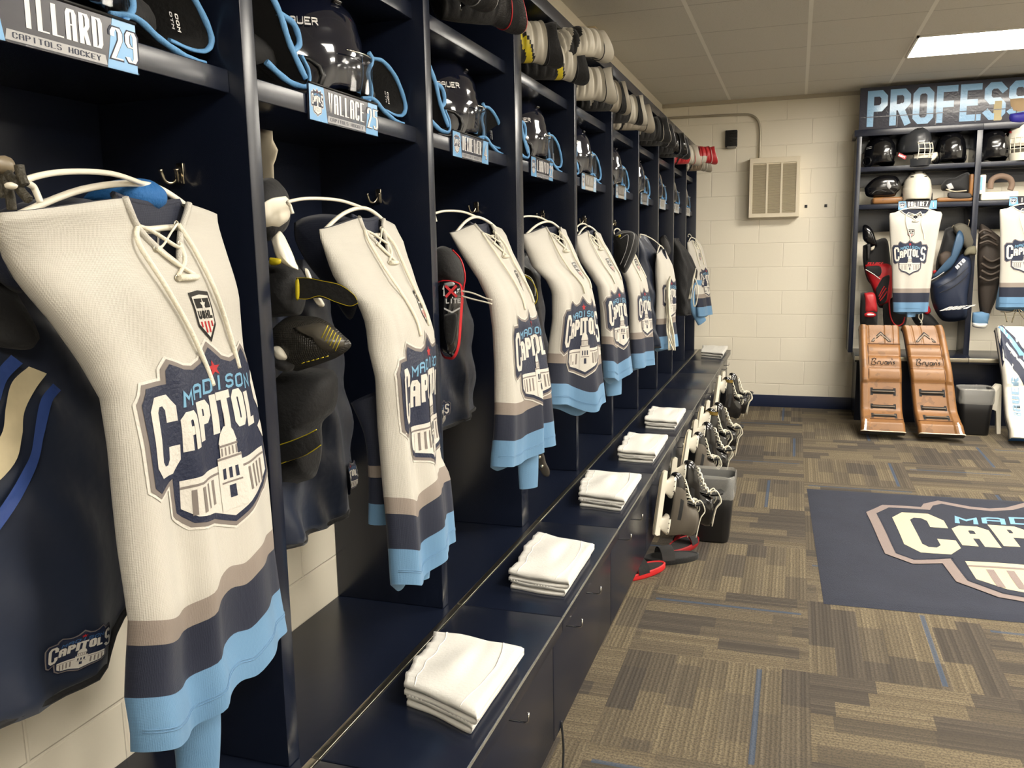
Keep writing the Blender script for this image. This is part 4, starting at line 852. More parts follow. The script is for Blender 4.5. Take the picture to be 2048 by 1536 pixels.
MB().tube(spline(pl("1390,556 1396,578 1393,606 1388,612 1386,590 1391,570", 6.3), 6), .004, LACE, n=6).build('skate_laces', label='looped cream lace dangling beside the last jersey', cat='laces')
t = thing('drying_jacket', at(1250, 540, 4.2), 'black folded garment with grey piping draped over the sixth locker jersey', 'garment')
piece('body', t, "1227,470 1240,462 1262,462 1276,474 1274,500 1262,528 1250,546 1236,535 1228,515", 4.2, .05, BLK); pipe('piping', t, "1232,472 1250,465 1268,468 1262,500 1248,535", 4.2, .0018, PLS, .05); pipe('piping', t, "1240,478 1256,470 1252,500 1240,530", 4.2, .0016, PLS, .054)
piece('yellow_tab', t, "1236,470 1242,469 1242,475 1237,476", 4.17, .012, YEL)
t = thing('elbow_pad', at(1330, 510, 5.75), 'dark brown elbow pad sticking out of the eighth locker', 'elbow pad')
piece('cap', t, "1319,476 1330,470 1338,486 1342,500 1336,514 1326,508 1320,496", 5.78, .03, DGREY); pipe('edge_binding', t, "1330,472 1339,486 1342,502 1336,514", 5.76, .003, BLK, .01)
# ================================================================== folded white practice shorts on the bench
def folded(c, lab, seed, th=.0095):
    "c = four corners on the seat (far-left, far-right, near-right, near-left) as (x, y)"
    t = thing('folded_shorts', (sum(p[0] for p in c)/4, sum(p[1] for p in c)/4, SEAT), lab, 'folded clothing', 'folded white clothes on the bench'); rr = random.Random(seed)
    fl_, fr, nr, nl = [Vector((p[0], p[1], 0)) for p in c]; ph = rr.uniform(0, 6)
    P2 = lambda a, b: fl_.lerp(fr, a).lerp(nl.lerp(nr, a), b)
    def sheet(z0, ia, ib, name, bump, mt=WHF):
        NA, NB = 46, 26; m = MB()
        # path in the (a, z) plane: bottom layer out to the fold, round, top layer back
        path = []
        for i in range(NA):
            q = i/(NA-1)
            if q < .44: path.append((ia+(ib-ia)*(q/.44), 0))
            elif q < .56: w = (q-.44)/.12*pi; path.append((ib+.035*sin(w), th*(1-cos(w))/1.0))
            else: path.append((ib-(ib-ia)*((q-.56)/.44), 2*th))
        def pt(i, j, o):
            a, z = path[i]; b = j/(NB-1); up = 1 if z > th*1.5 else 0
            p = P2(a, b); wob = .004*sin(b*9+ph)*(1-a)+.003*sin(b*23+ph*2)*(1-a)
            zz = z0+z+o+(bump*up)*(.5+.5*sin(5*a+ph))*(sin(pi*b)**.6)*.9+(.0022*sin(b*46)*math.exp(-((a-ia)/.13)**2)*up)+.0016*sin(11*a+7*b+ph)*up-.0*b
            edge = min(b, 1-b); zz -= .004*math.exp(-(edge/.03)**2)*up
            if up: zz += .008*math.exp(-(((a-.52)/.22)**2+((b-.5)/.28)**2))-.006*math.exp(-(((a-.62)/.08)**2+((b-.4)/.3)**2))
            return Vector((p.x+wob+(ib-ia)*0, p.y+.003*sin(a*7+ph), SEAT+zz))
        h = th*.46
        m.grid(lambda i, j: pt(i, j, h), NA, NB, mt); m.grid(lambda i, j: pt(i, j, -h), NA, NB, mt)
        for j in (0, NB-1): m.grid(lambda i, k: pt(i, j, h if k else -h), NA, 2, mt)
        for i in (0, NA-1): m.grid(lambda j, k: pt(i, j, h if k else -h), NB, 2, mt)
        return m.build(name, t), pt, path
    sheet(th*.5, .02, .90, 'lower_fold', 0); _, pt, path = sheet(th*2.9, -.01, .965, 'upper_fold', .004)
    m = MB(); i = min(range(26, 46), key=lambda k: abs(path[k][0]-.12)); m.tube([pt(i, j, th*.5) for j in range(26)], .0011, WHF, n=5); i = min(range(26, 46), key=lambda k: abs(path[k][0]-.80)); m.tube([pt(i, j, th*.5)+Vector((.02*sin(pi*j/25), 0, 0)) for j in range(26)], .0011, WHF, n=5); m.build('seam', t)
T = [[(878, 1282), (1058, 1316), (955, 1452), (805, 1388)], [(1075, 1081), (1196, 1104), (1152, 1182), (1020, 1162)], [(1176, 953), (1286, 960), (1256, 1012), (1156, 1000)], [(1258, 876), (1338, 880), (1316, 918), (1236, 912)], [(1305, 823), (1378, 826), (1364, 853), (1290, 848)], [(1407, 696), (1457, 698), (1450, 713), (1403, 709)]]
TL = ['folded white shorts nearest the camera on the bench', 'folded white shorts on the bench, second from the camera', 'folded white shorts on the bench just before the bin', 'folded white shorts beside the first hanging skates', 'smallest middle folded white shorts past the bin', 'folded white shorts at the far end of the bench by the block wall']
for k, c in enumerate(T):
    w = []
    for x, y in c:
        d = CF*FPX+CR*(x-1024)-CU*(y-768); p = CP+d*((SEAT+.022-CH)/d.z); w.append((p.x, p.y))
    w = [(min(x, -.545), y) for x, y in w]; folded(w, TL[k], k)
# ================================================================== skates
def skate(loc, lab, body, toe, accent, rz=0, tilt=0, s=1.0, lean=0, tape=None, grp='skates hanging on the bench front'):
    t = thing('hockey_skate', loc, lab, 'skate', grp)
    t.rotation_euler = (Matrix.Rotation(rz, 3, 'Z') @ Matrix(((sin(tilt), 0, cos(tilt)), (0, -1, 0), (cos(tilt), 0, -sin(tilt))))).to_euler()
    # local: +x toe, +z up from blade; origin at the heel end of the blade
    H = [(.072, -.005, .290, .030), (.085, -.010, .295, .037), (.105, -.012, .292, .042), (.125, -.010, .275, .043), (.145, -.008, .225, .041), (.165, -.006, .180, .038), (.19, -.006, .152, .036), (.215, -.008, .140, .037), (.24, -.014, .132, .041), (.262, -.012, .125, .044)]
    H = [(z if z < .13 else .13+(z-.13)*.72, a, b, w) for z, a, b, w in H]; N = 36
    def ring(k, f=1.0):
        z, a, b, w = H[k]; c, r = (a+b)/2, (b-a)/2; o = []
        for i in range(N):
            q = 2*pi*i/N; cx, sx = cos(q), sin(q); ww = w*(1-.18*(cx < 0)*abs(cx))*(1-.12*max(0, cx)) ; o.append(Vector((c+r*f*math.copysign(abs(cx)**.8, cx), ww*f*math.copysign(abs(sx)**.75, sx), z))*s)
        return o
    R = [ring(k) for k in range(len(H))]
    def bm_(i, j):
        x = R[j][i].x/s; return toe if (x > .235 and j < 5) else accent if (.10 < x < .2 and j == 2) else body
    m = MB().grid(lambda i, j: R[j][i], N, len(H), bm_, cu=True); m.add(R[0], [list(range(N))], BLKP, False); Ri = [ring(k, .86) for k in range(len(H))]
    m.grid(lambda i, j: R[-1][i] if j == 0 else Ri[len(H)-j][i], N, 4, DGREY, cu=True); m.build('boot', t, local=True)
    def side(poly_, hw, mtl, name, bev=0):
        mm = MB(); mm.prism([Vector((x, -hw, z))*s for x, z in poly_], Vector((0, 2*hw*s, 0)), mtl); return mm
    m = MB()
    m.prism([Vector((x, -.008, z))*s for x, z in [(-.012, .026), (-.004, .014), (.29, .012), (.302, .022), (.298, .034), (.262, .036), (.02, .040), (-.008, .042)]], Vector((0, .016*s, 0)), WHP)
    for cx, w0, w1 in ((.045, .040, .052), (.222, .044, .058)):
        def tw(i, j, cx=cx, w0=w0, w1=w1):
            q = j/6; w = w0*.62+(w1-w0*.62)*q**1.5; y = .0085+.022*q**2; a = 2*pi*i/16; return Vector((cx+w*math.copysign(abs(cos(a))**.6, cos(a)), y*math.copysign(abs(sin(a))**.7, sin(a)), .030+.046*q))*s
        m.grid(tw, 16, 7, WHP, cu=True); m.add([tw(i, 6) for i in range(16)], [list(range(16))], WHP, False)
    m.build('blade_holder', t, local=True)
    m = MB()
    for cx in (.045, .222):
        for dx in (-.036, -.014, .010, .032):
            for sy in (-1, 1): m.ell(Vector((cx+dx, sy*.0265, .0695-.0))*s, (.0026*s, .0022*s, .0026*s), BLKP, n=8, k=6)
    m.build('rivets', t, local=True)
    m = MB(); m.prism([Vector((x, -.0016, z))*s for x, z in [(-.014, .020), (-.006, .004), (.03, 0), (.26, 0), (.298, .008), (.306, .024), (.29, .018), (0, .018)]], Vector((0, .0032*s, 0)), STEEL); m.build('steel_blade', t, local=True)
    # tongue and laces
    m = MB(); m.grid(lambda i, j: Vector((.158-.030*j/8+.035*(j/8)**3, (i/8-.5)*.066, .140+.125*j/8+.008*sin(pi*i/8)))*s, 9, 9, accent if accent is not YEL else BLK); m.grid(lambda i, j: Vector((.150-.030*j/8+.035*(j/8)**3, (i/8-.5)*.066, .140+.125*j/8))*s, 9, 9, DGREY); m.build('tongue', t, local=True)
    m = MB(); rr = random.Random(int(loc[1]*100)); Z = [(.262, .124), (.240, .136), (.215, .150), (.190, .160), (.170, .175), (.154, .189), (.145, .204)]
    for k, (x, z) in enumerate(Z):
        for sg in (1, -1):
            if k < len(Z)-1: x2, z2 = Z[k+1]; m.tube(spline([Vector((x, -.024*sg, z+.004))*s, Vector(((x+x2)/2+.008, 0, (z+z2)/2+.014))*s, Vector((x2, .024*sg, z2+.004))*s], 4), .0032*s, LACE, n=6, flat=.6)
    for k in range(5):
        q = rr.uniform(-.03, .03); L_ = rr.uniform(.05, .10); m.tube(spline([Vector((.150, q*.6, .206))*s, Vector((.165, q, .232))*s, Vector((.12, q+.01, .250+q*.3))*s, Vector((.08, q*1.4, .238))*s, Vector((.06-L_, q*1.2, .228+q*.2))*s], 5), .003*s, LACE, n=5)
    m.build('laces', t, local=True)
    m = MB()
    for x, z in Z:
        for sy in (-1, 1): m.ell(Vector((x-.004, sy*.033, z-.004))*s, (.003*s, .002*s, .003*s), METAL, n=8, k=6)
    m.build('eyelets', t, local=True)
    if tape: m = MB().grid(lambda i, j: Vector(((H[2][1]+H[2][2])/2+.04+.075+.02*j/3, .0455*cos(2*pi*i/20), .10+.034*sin(2*pi*i/20)))*s, 20, 4, tape, cu=True); m.build('accent_band', t, local=True)
    return t
SB = mat('skate_silver_black', (92, 86, 78), .25, coat=.5)
for x, y, z, lab, bd, toe, acc, rz, tl, sc, tp in (
    (-.542, 3.43, .225, 'silver and black skate hanging toe up beside the bin', SB, BLKG, BLK, 42, 9, .90, None),
    (-.525, 3.60, .235, 'black skate hanging just behind the silver skate beside the bin', BLKG, BLKG, BLK, 20, 7, .93, None),
    (-.542, 4.26, .225, 'white-bladed skate hanging behind the rim of the bin', SB, BLKG, BLK, 42, 10, .90, None),
    (-.525, 4.42, .240, 'black skate of the pair behind the bin, nearer the back wall', BLKG, BLKG, BLK, 22, 7, .93, None),
    (-.545, 4.90, .215, 'black and gold skate hanging past the bin with loose laces', BLKG, BLKG, BLK, 40, 9, .95, OLIVE),
    (-.525, 5.06, .225, 'black skate hidden behind the black and gold skate', BLKG, BLKG, BLK, 22, 7, .95, None),
    (-.540, 6.05, .225, 'black skate with gold band hanging nearest the back wall', BLKG, BLKG, BLK, 38, 8, .96, OLIVE),
    (-.525, 6.22, .235, 'black skate behind the gold banded one nearest the back wall', BLKG, BLKG, BLK, 22, 7, .95, None)):
    skate((x, y, z), lab, bd, toe, acc, rz=radians(rz), tilt=radians(tl), s=sc, tape=tp)
# sandals and runners on the floor below
def sandal(loc, rz, lab, c1, c2, closed=False):
    t = thing('slide_sandal', loc, lab, 'sandal' if not closed else 'shoe', None, rz=rz); N = 28
    o = lambda i, f=1: Vector((.135*cos(2*pi*i/N)*f, .05*sin(2*pi*i/N)*(1+.12*cos(2*pi*i/N))*f, 0))
    m = MB().grid(lambda i, j: o(i, [0.01, .96, 1, 1, .95, .9][j])+Vector((0, 0, [.001, 0.0, .006, .024, .030, .024][j])), N, 6, c1, cu=True); m.build('sole', t, local=True)
    m = MB().grid(lambda i, j: o(i, j/3*.9+.01)+Vector((0, 0, .0245)), N, 4, c2, cu=True); m.build('footbed', t, local=True)
    m = MB().grid(lambda i, j: Vector((.0+.06*j/6, .052*cos(pi*i/12), .022+.055*sin(pi*i/12)*(1-.1*j/6))), 13, 7, c2); m.grid(lambda i, j: Vector((.0+.06*j/6, .047*cos(pi*i/12), .020+.050*sin(pi*i/12)*(1-.1*j/6))), 13, 7, c1); m.build('strap', t, local=True); return t
sandal((-.60, 3.53, 0), radians(-128), 'red and black slide sandal poking out from under the bench', mat('sandal_red', (214, 40, 44), .5), BLK)
sandal((-.50, 3.72, 0), radians(-150), 'black slide sandal on the carpet beneath the hanging silver skate', BLK, DGREY)
sandal((-.47, 3.90, 0), radians(70), 'dark sandal with red edge between the skate and the bin', mat('sandal_dark_red', (150, 24, 30), .5), BLK)
sandal((-.60, 5.95, 0), radians(-75), 'light blue sandal on the floor under the far hanging skates', mat('shoe_blue', (90, 150, 190), .6), DGREY)
sandal((-.51, 5.72, 0), radians(-100), 'black sandal on the floor in front of the light blue one', BLK, DGREY)
sandal((-.45, 4.82, 0), radians(-95), 'black sandal on the carpet below the black and gold skate', BLK, DGREY)
MB().tube(spline([Vector((-.556, 2.02, .17)), Vector((-.548, 2.01, .10)), Vector((-.546, 1.99, .04)), Vector((-.548, 1.985, .004))], 6), [.0035]*12+[.006]*7, BLK, n=6).build('black_strap', label='thin black strap hanging out of the bench front onto the carpet', cat='strap')
# ================================================================== nearest locker, upper left
t = thing('shoulder_pad', at(262, 390, .93), 'royal blue padded shoulder cap resting over the nearest jersey', 'shoulder pad')
piece('padding', t, "186,404 205,384 238,366 268,357 300,360 322,374 330,392 325,412 300,424 262,418 228,414 205,412", .93, .05, ROY, sub=3)
piece('lining', t, "170,412 200,388 232,368 240,372 214,392 196,410 182,418", .925, .02, BLK)
t = thing('cord_lock', at(12, 350, .60), 'black beaded drawcord with pale toggle hanging at the left edge', 'cord')
piece('toggle', t, "0,318 10,311 18,322 20,338 12,350 2,346 -6,332", .60, .02, mat('toggle', (120, 108, 88), .35))
for q in ("8,345 14,368 20,392 24,420", "14,345 30,365 44,385 58,400", "4,350 4,375 8,395", "38,330 42,350 50,370"): pipe('cord', t, q, .60, .0042, mat('cord', (60, 56, 46), .6, bump=.8, bscale=250), n=6)
piece('end_cap', t, "14,368 22,364 34,370 30,378 18,378", .59, .006, WHP)
t = thing('elbow_pad', at(40, 660, .72), 'dark padded sleeve bulging behind the left side of the nearest jersey', 'pad')
piece('padding', t, "-60,500 -10,540 20,590 50,640 70,690 40,700 0,690 -60,680", .80, .05, BLK)
t = thing('shoulder_pad', at(560, 420, 1.36), 'black and white shoulder pads with yellow tabs in the 25 locker', 'shoulder pad')
piece('cap', t, "530,356 545,356 560,366 570,385 575,410 574,440 566,462 552,476 536,482 520,480", 1.36, .055, BLK)
piece('white_band', t, "536,395 545,404 560,400 571,392 574,410 574,432 567,446 552,458 536,464 520,470 520,400", 1.345, .055, WHP)
piece('white_strap', t, "546,474 560,462 572,482 584,508 592,530 596,540 578,534 562,524 552,500", 1.34, .02, WHP)
piece('yellow_tab', t, "540,515 552,516 562,519 560,528 548,531 540,528", 1.315, .008, YEL)
piece('chest_plate', t, "530,524 560,520 590,530 606,545 612,570 610,600 602,628 575,632 548,634 525,630", 1.38, .045, BLK)
piece('white_edge', t, "609,536 617,540 624,560 632,585 648,606 646,614 636,612 626,596 616,570", 1.35, .006, WHP)
m = MB(); A = [at(x, y, 1.33) for x, y in ((592, 556), (615, 556), (645, 562), (680, 570), (706, 588), (714, 600))]; B_ = [at(x, y, 1.33) for x, y in ((592, 597), (615, 598), (640, 596), (672, 604), (700, 612), (716, 608))]; A, B_ = spline(A, 6), spline(B_, 6); m.grid(lambda i, j: A[i].lerp(B_[i], j/4), len(A), 5, BLK)
A2 = [p+Vector((-.03, .05, 0)) for p in A]; m.grid(lambda i, j: A2[i].lerp(B_[i]+Vector((-.03, .05, .01)), j/4*.8), len(A), 5, BLK); m.build('strap', t)
pipe('strap_piping', t, "592,556 615,556 645,562 680,570 706,588 714,600", 1.328, .0006, YEL); pipe('strap_piping', t, "592,597 615,598 640,592 672,604 700,612 716,606", 1.328, .0006, YEL)
piece('yellow_end', t, "591,560 597,558 599,575 598,597 592,598", 1.325, .004, YEL)
t = thing('elbow_pad', at(630, 690, 1.36), 'black carbon elbow pad with yellow slash lines in the 25 locker', 'elbow pad')
piece('cap', t, "552,650 575,634 610,632 640,636 664,650 684,668 702,686 696,700 672,716 640,728 610,738 590,742 575,728 560,700 548,680", 1.37, .055, mat('carbon', (44, 42, 38), .35, bump=.5, bscale=260, weave=1))
piece('grey_facet', t, "590,650 640,646 668,662 690,686 668,704 652,694 648,670 620,660", 1.345, .035, mat('facet_grey', (72, 68, 60), .35))
m = MB()
for k in range(6): m.tube([at(656+k*5.2, 650+k*5, 1.293), at(643+k*5.6, 676+k*5.2, 1.289)], .0009, YEL, n=4)
for k in range(6): m.tube([at(603+k*9.5, 727-k*2.6, 1.31), at(609+k*9.5, 725-k*2.6, 1.31)], .0011, YEL, n=4)
m.build('yellow_lines', t)
piece('white_cuff', t, "551,690 566,689 578,700 584,715 572,722 556,716", 1.33, .02, WHP); piece('liner', t, "556,716 572,716 588,728 584,742 566,742 554,732", 1.33, .02, BLK)
t = thing('shin_pad', at(600, 850, 1.38), 'black soft leg pad with yellow-edged strap below the elbow pad', 'leg pad')
piece('body', t, "558,730 620,735 668,742 676,780 668,820 640,850 640,900 632,950 600,965 560,975 540,900 540,780", 1.42, .06, BLK)
m = MB(); A = [at(x, y, 1.335) for x, y in ((552, 892), (580, 884), (610, 872), (633, 860))]; B_ = [at(x, y, 1.335) for x, y in ((554, 930), (582, 920), (615, 908), (642, 890))]; A, B_ = spline(A, 6), spline(B_, 6); m.grid(lambda i, j: A[i].lerp(B_[i], j/4)+Vector((.0, -.01*sin(pi*i/(len(A)-1)), 0)), len(A), 5, BLK); m.build('strap', t)
pipe('strap_piping', t, "552,892 580,883 610,871 633,859", 1.328, .0010, YEL); pipe('strap_piping', t, "554,930 582,920 615,908 642,890", 1.328, .0010, YEL)
# paper label on the divider
t = thing('paper_note', at(540, 300, 1.42), 'torn beige cardboard piece standing in the 25 locker beside the post', 'cardboard')
piece('sheet', t, "512,256 545,262 546,280 556,300 552,318 547,330 550,400 512,400", 1.42, .004, mat('cardboard', (176, 166, 146), .8), sub=0)
# red edged shin pad in the third locker
t = thing('shin_pad', at(903, 640, 2.02), 'black shin pad with red edge and silver badge in the 4 locker', 'shin pad')
piece('knee_pad', t, "866,500 885,492 905,500 922,520 930,550 926,575 900,570 872,560 866,530", 2.10, .05, BLK); pipe('red_edge', t, "905,500 922,520 930,552 926,580", 2.05, .0022, RED, .02)
piece('back_plate', t, "868,570 885,560 920,566 927,590 924,640 920,690 910,716 898,719 884,712 876,680 870,640", 2.03, .02, RED, sub=3)
piece('shell', t, "872,568 888,562 918,568 922,592 919,640 915,690 906,712 897,714 886,708 878,680 873,640", 2.0, .035, BLKG, sub=3)
piece('groove', t, "888,630 914,628 910,670 904,688 894,688 890,668", 1.962, .004, BLK); piece('top_tab', t, "888,566 906,564 908,571 890,574", 1.965, .003, PLS)
P0 = at(884, 612, 1.955); flatdecal('badge_print', t, [(text('X', .18, .42, .6, .6, .13), RED, 2), (text('LITE', .2, .12, .75, .24, .05), PLS, 2), (text('1', .02, .5, .2, .5, .1), PLS, 2), (poly([(.1, -.08), (.5, -.28), (.9, -.08), (.9, -.16), (.5, -.38), (.1, -.16)]), PLS, 1)], P0, Vector((.045, .02, 0)), Vector((0, 0, .05)), .0006)
for q in ("924,582 945,586 970,596 984,600", "924,592 945,598 970,604 984,608"): pipe('white_strap', t, q, 2.02, .0022, WHP)
# black strap below third jersey
t = thing('strap', at(1083, 930, 2.42), 'dark strap with metal snaps hanging below the 4 locker jersey', 'strap')
piece('band', t, "1074,905 1086,905 1092,925 1099,940 1098,952 1088,952 1080,940 1074,925", 2.40, .006, mat('brown_strap', (52, 46, 38), .6)); m = MB()
for x, y in ((1079, 914), (1084, 932)): m.ell(at(x, y, 2.388), (.005, .005, .005), METAL, n=10, k=6)
m.build('snap', t)
t = thing('elbow_pad', at(1068, 590, 2.86), 'black pad with yellow edge between the 4 and 22 locker jerseys', 'elbow pad')
piece('padding', t, "1040,530 1060,540 1072,560 1077,585 1074,610 1064,620 1050,600 1040,570", 2.88, .03, BLK); pipe('yellow_piping', t, "1050,552 1064,562 1073,582 1074,600 1066,612", 2.83, .002, YEL); pipe('white_piping', t, "1046,548 1062,556 1070,575 1070,592", 2.83, .0016, WHP)
# ================================================================== goalie leg pads
def leg_pad(x0, x1, lab, M_, mir=False, white=False, xb=(0, 0), name='goalie_leg_pad'):
    t = thing(name, ((x0+x1)/2, 6.75, 0), lab, 'goalie pad', None if white else 'tan goalie leg pads'); Wd = x1-x0
    S = spline([Vector((0, 6.60, .035)), Vector((0, 6.635, .10)), Vector((0, 6.735, .17)), Vector((0, 6.80, .30)), Vector((0, 6.86, .44)), Vector((0, 6.945, .55)), Vector((0, 7.035, .66)), Vector((0, 7.08, .735)), Vector((0, 7.095, .758))], 10)
    n = len(S)-1
    def F(u, v, h):
        k = max(0, min(n-1e-6, v*n)); i = int(k); p = S[i].lerp(S[i+1], k-i); a, b = S[max(i-1, 0)], S[min(i+2, n)]; tg = (b-a).normalized(); nn = Vector((0, -tg.z, tg.y))
        uu = 1-u if mir else u; wide = 1+.06*math.exp(-(v/.12)**2); xx = x0+Wd*(.5+(uu-.5)*wide)+xb[0]+(xb[1]-xb[0])*v; return Vector((xx, p.y, p.z))+nn*h
    def rel(u, v):
        h = .030+.016*smooth(min(u, 1-u)/.05)
        if v > .44 and u < .2: h += .022*sqrt(max(0, 1-((u-.1)/.1)**2))
        elif u < .2: h += .008
        if .44 < v < .70 and u >= .2: q = ((v-.44)/.26*3) % 1; h += .016*sin(pi*q)**.5
        if v >= .70 and u >= .2: h += .010-.006*(abs(((u-.2)/.8*4) % 1-.0) < .08)
        if v < .14: h += .022*smooth((.14-v)/.05)
        if v > .97: h -= .02*smooth((v-.97)/.03)
        return h
    NU, NV = 44, 110
    m = MB().grid(lambda i, j: F(i/(NU-1), j/(NV-1), rel(i/(NU-1), j/(NV-1))), NU, NV, M_); m.grid(lambda i, j: F(i/(NU-1), j/(NV-1), -.03), NU, NV, BLK)
    for e in (0, NU-1): m.grid(lambda j, k: F(e/(NU-1), j/(NV-1), rel(e/(NU-1), j/(NV-1))*(1-k/4)-.03*k/4), NV, 5, lambda j, k: M_ if k < 2 else BLK)
    for e in (0, NV-1): m.grid(lambda i, k: F(i/(NU-1), e/(NV-1), rel(i/(NU-1), e/(NV-1))*(1-k/4)-.03*k/4), NU, 5, lambda j, k: M_ if k < 2 else BLK)
    m.build('pad_body', t)
    if white:
        def dl(L, nm): m = MB(); decal(m, L, lambda x, y, h: F(x, y, rel(x, y)+h+.001), (.06, .03), .0012); m.build(nm, t)
        dl([(poly([(0, 1), (0, .55), (.06, .60), (.5, .40), (1, .28), (1, .52), (.5, .68), (.1, .98)]), CN, 0)], 'navy_panel'); dl([(poly([(.02, .93), (.08, .93), (.45, .66), (1, .44), (1, .42), (.4, .62), (.06, .86)]), SKYP, 1)], 'blue_stripe')
        dl([(poly([(.16, .90), (.2, .92), (.5, .74), (1, .56), (1, .53), (.5, .70)]), PLW, 1), (poly([(.12, .70), (.16, .72), (.5, .55), (1, .40), (1, .38), (.5, .50)]), PLW, 1)], 'white_stripes')
        m = MB(); decal(m, [(text('BAUER', .22, 0, .26, .17, .035, .2), mat('faded_blue_print', (130, 160, 185), .5), 1)], lambda x, y, h: F(.13+(.17-y), x, rel(.13+(.17-y), x)+h+.001), (.03, .03), .001); m.build('brand_print', t)
        m = MB().grid(lambda i, k: F(i/20, 0, .05-.09*k/3)+Vector((0, -.002, -.002)), 21, 4, mat('blue_trim', (60, 130, 210), .5)); m.build('blue_toe_edge', t)
        return t
    for k, v in enumerate((.15, .255, .36)):
        m = MB(); decal(m, [(rect(.27, v, .82, v+.032), SHADE, 0), (rect(.24, v-.008, .30, v+.040)+rect(.79, v-.008, .85, v+.040), BLK, 1)], lambda x, y, h: F(x, y, rel(x, y)+h), (.05, .02), .0012); m.tube([F(.27+.055*q, v+.016, rel(.5, v)+.006) for q in range(11)], .0055, mat('strap_grey', (110, 100, 88), .6), n=8); m.build('strap', t)
    m = MB(); decal(m, [(poly([(.28, .715), (.35, .715), (.53, .785), (.71, .715), (.78, .715), (.53, .83)]), BLK, 0), (poly([(.31, .72), (.345, .72), (.53, .793), (.715, .72), (.75, .72), (.53, .812)]), mat('chevron_grey', (130, 112, 92), .5), 1)], lambda x, y, h: F(x, y, rel(x, y)+h+.002), (.05, .03), .0012); m.build('chevron', t)
    cur = [[(.0, .1), (.05, .9), (.0, .8)], [(.02, .55), (.12, 1.0), (.2, .8), (.1, .5), (.2, .3), (.1, .02), (.0, .1)], [(.25, .1), (.28, .5), (.36, .55)], [(.38, .55), (.40, .12), (.48, .15), (.5, .5)], [(.66, .5), (.58, .5), (.56, .15), (.64, .15), (.67, .5), (.68, .12), (.72, .12)], [(.72, .5), (.73, .12), (.76, .4), (.82, .5), (.84, .12)], [(.87, .95), (.87, .75)], [(.98, .5), (.91, .45), (.97, .25), (.90, .12)]]
    m = MB()
    for c in cur: m.tube([F(.27+(1-x if mir else x)*.58 if not mir else 1-(.15+x*.58), .533+y*.05, rel(.5, .57)+.002) for x, y, _ in [(p.x, p.y, 0) for p in spline([Vector((a, b, 0)) for a, b in c], 4)]], .0022, BLK, n=5)
    m.build('script_logo', t)
    m = MB()
    for v in (.435, .70, .52, .61): m.tube([F(.2+.8*q/16, v, rel(.5, v+.001)-.001) for q in range(17)], .0022, mat('seam_brown', (78, 42, 18), .6), n=5)
    m.tube([F(.2, .14+.84*q/50, rel(.21, .14+.84*q/50)+.0) for q in range(51)], .0024, MC['seam_brown'], n=5); m.tube([F(.02+.96*q/20, .135, rel(.5, .14)+.003) for q in range(21)], .0026, MC['seam_brown'], n=5); m.build('seams', t)
    m = MB(); m.grid(lambda i, k: F(i/20, 0, .058-.09*k/3)+Vector((0, -.003, -.003)), 21, 4, BLK); m.tube([F(q/20, .006, rel(q/20, 0)+.003) for q in range(21)], .004, LACE, n=5); m.build('toe_welt', t)
    m = MB(); decal(m, [(poly([(.06, .02), (.12, .02), (.13, .12), (.09, .125)]), PLW, 1)], lambda x, y, h: F(x, y, rel(x, y)+h), (.05, .02), .001); m.build('toe_tag', t); return t
leg_pad(.472, .755, 'tan leather goalie leg pad leaning on the bench, left one of the pair', TAN, xb=(.02, 0))
leg_pad(.775, 1.055, 'tan leather goalie leg pad leaning on the bench, right one next to the bin', TAN, mir=True, xb=(.105, 0))
leg_pad(1.44, 1.73, 'white goalie leg pad with navy and blue stripes, cut by the right edge', mat('pad_white', (238, 234, 222), .4), white=True, xb=(.02, -.03))
t = thing('blocker', (1.40, 6.98, 0), 'white board shaped goalie item wedged between small bin and white pad', 'goalie blocker'); MB().prism([(1.345, 6.95, .20), (1.385, 6.98, .31), (1.43, 7.0, .36), (1.46, 6.98, .36), (1.47, 6.95, .0), (1.44, 6.93, .0), (1.43, 6.95, .17)], (0, .05, 0), WHP).build('board', t)

mb = MB(); puff(mb, pl("588,446 610,434 650,428 700,436 740,462 752,490 722,500 700,520 702,560 716,600 700,640 672,604 640,560 610,520 590,480", 1.60), .03, JN); mb.build('sleeve', J[1][0])
mb = MB(); puff(mb, pl("-40,440 10,418 60,400 130,394 190,402 160,412 60,414 20,440 8,470 20,520 50,580 20,580 -40,520", .80), .03, JN); mb.build('sleeve', J[0][0])

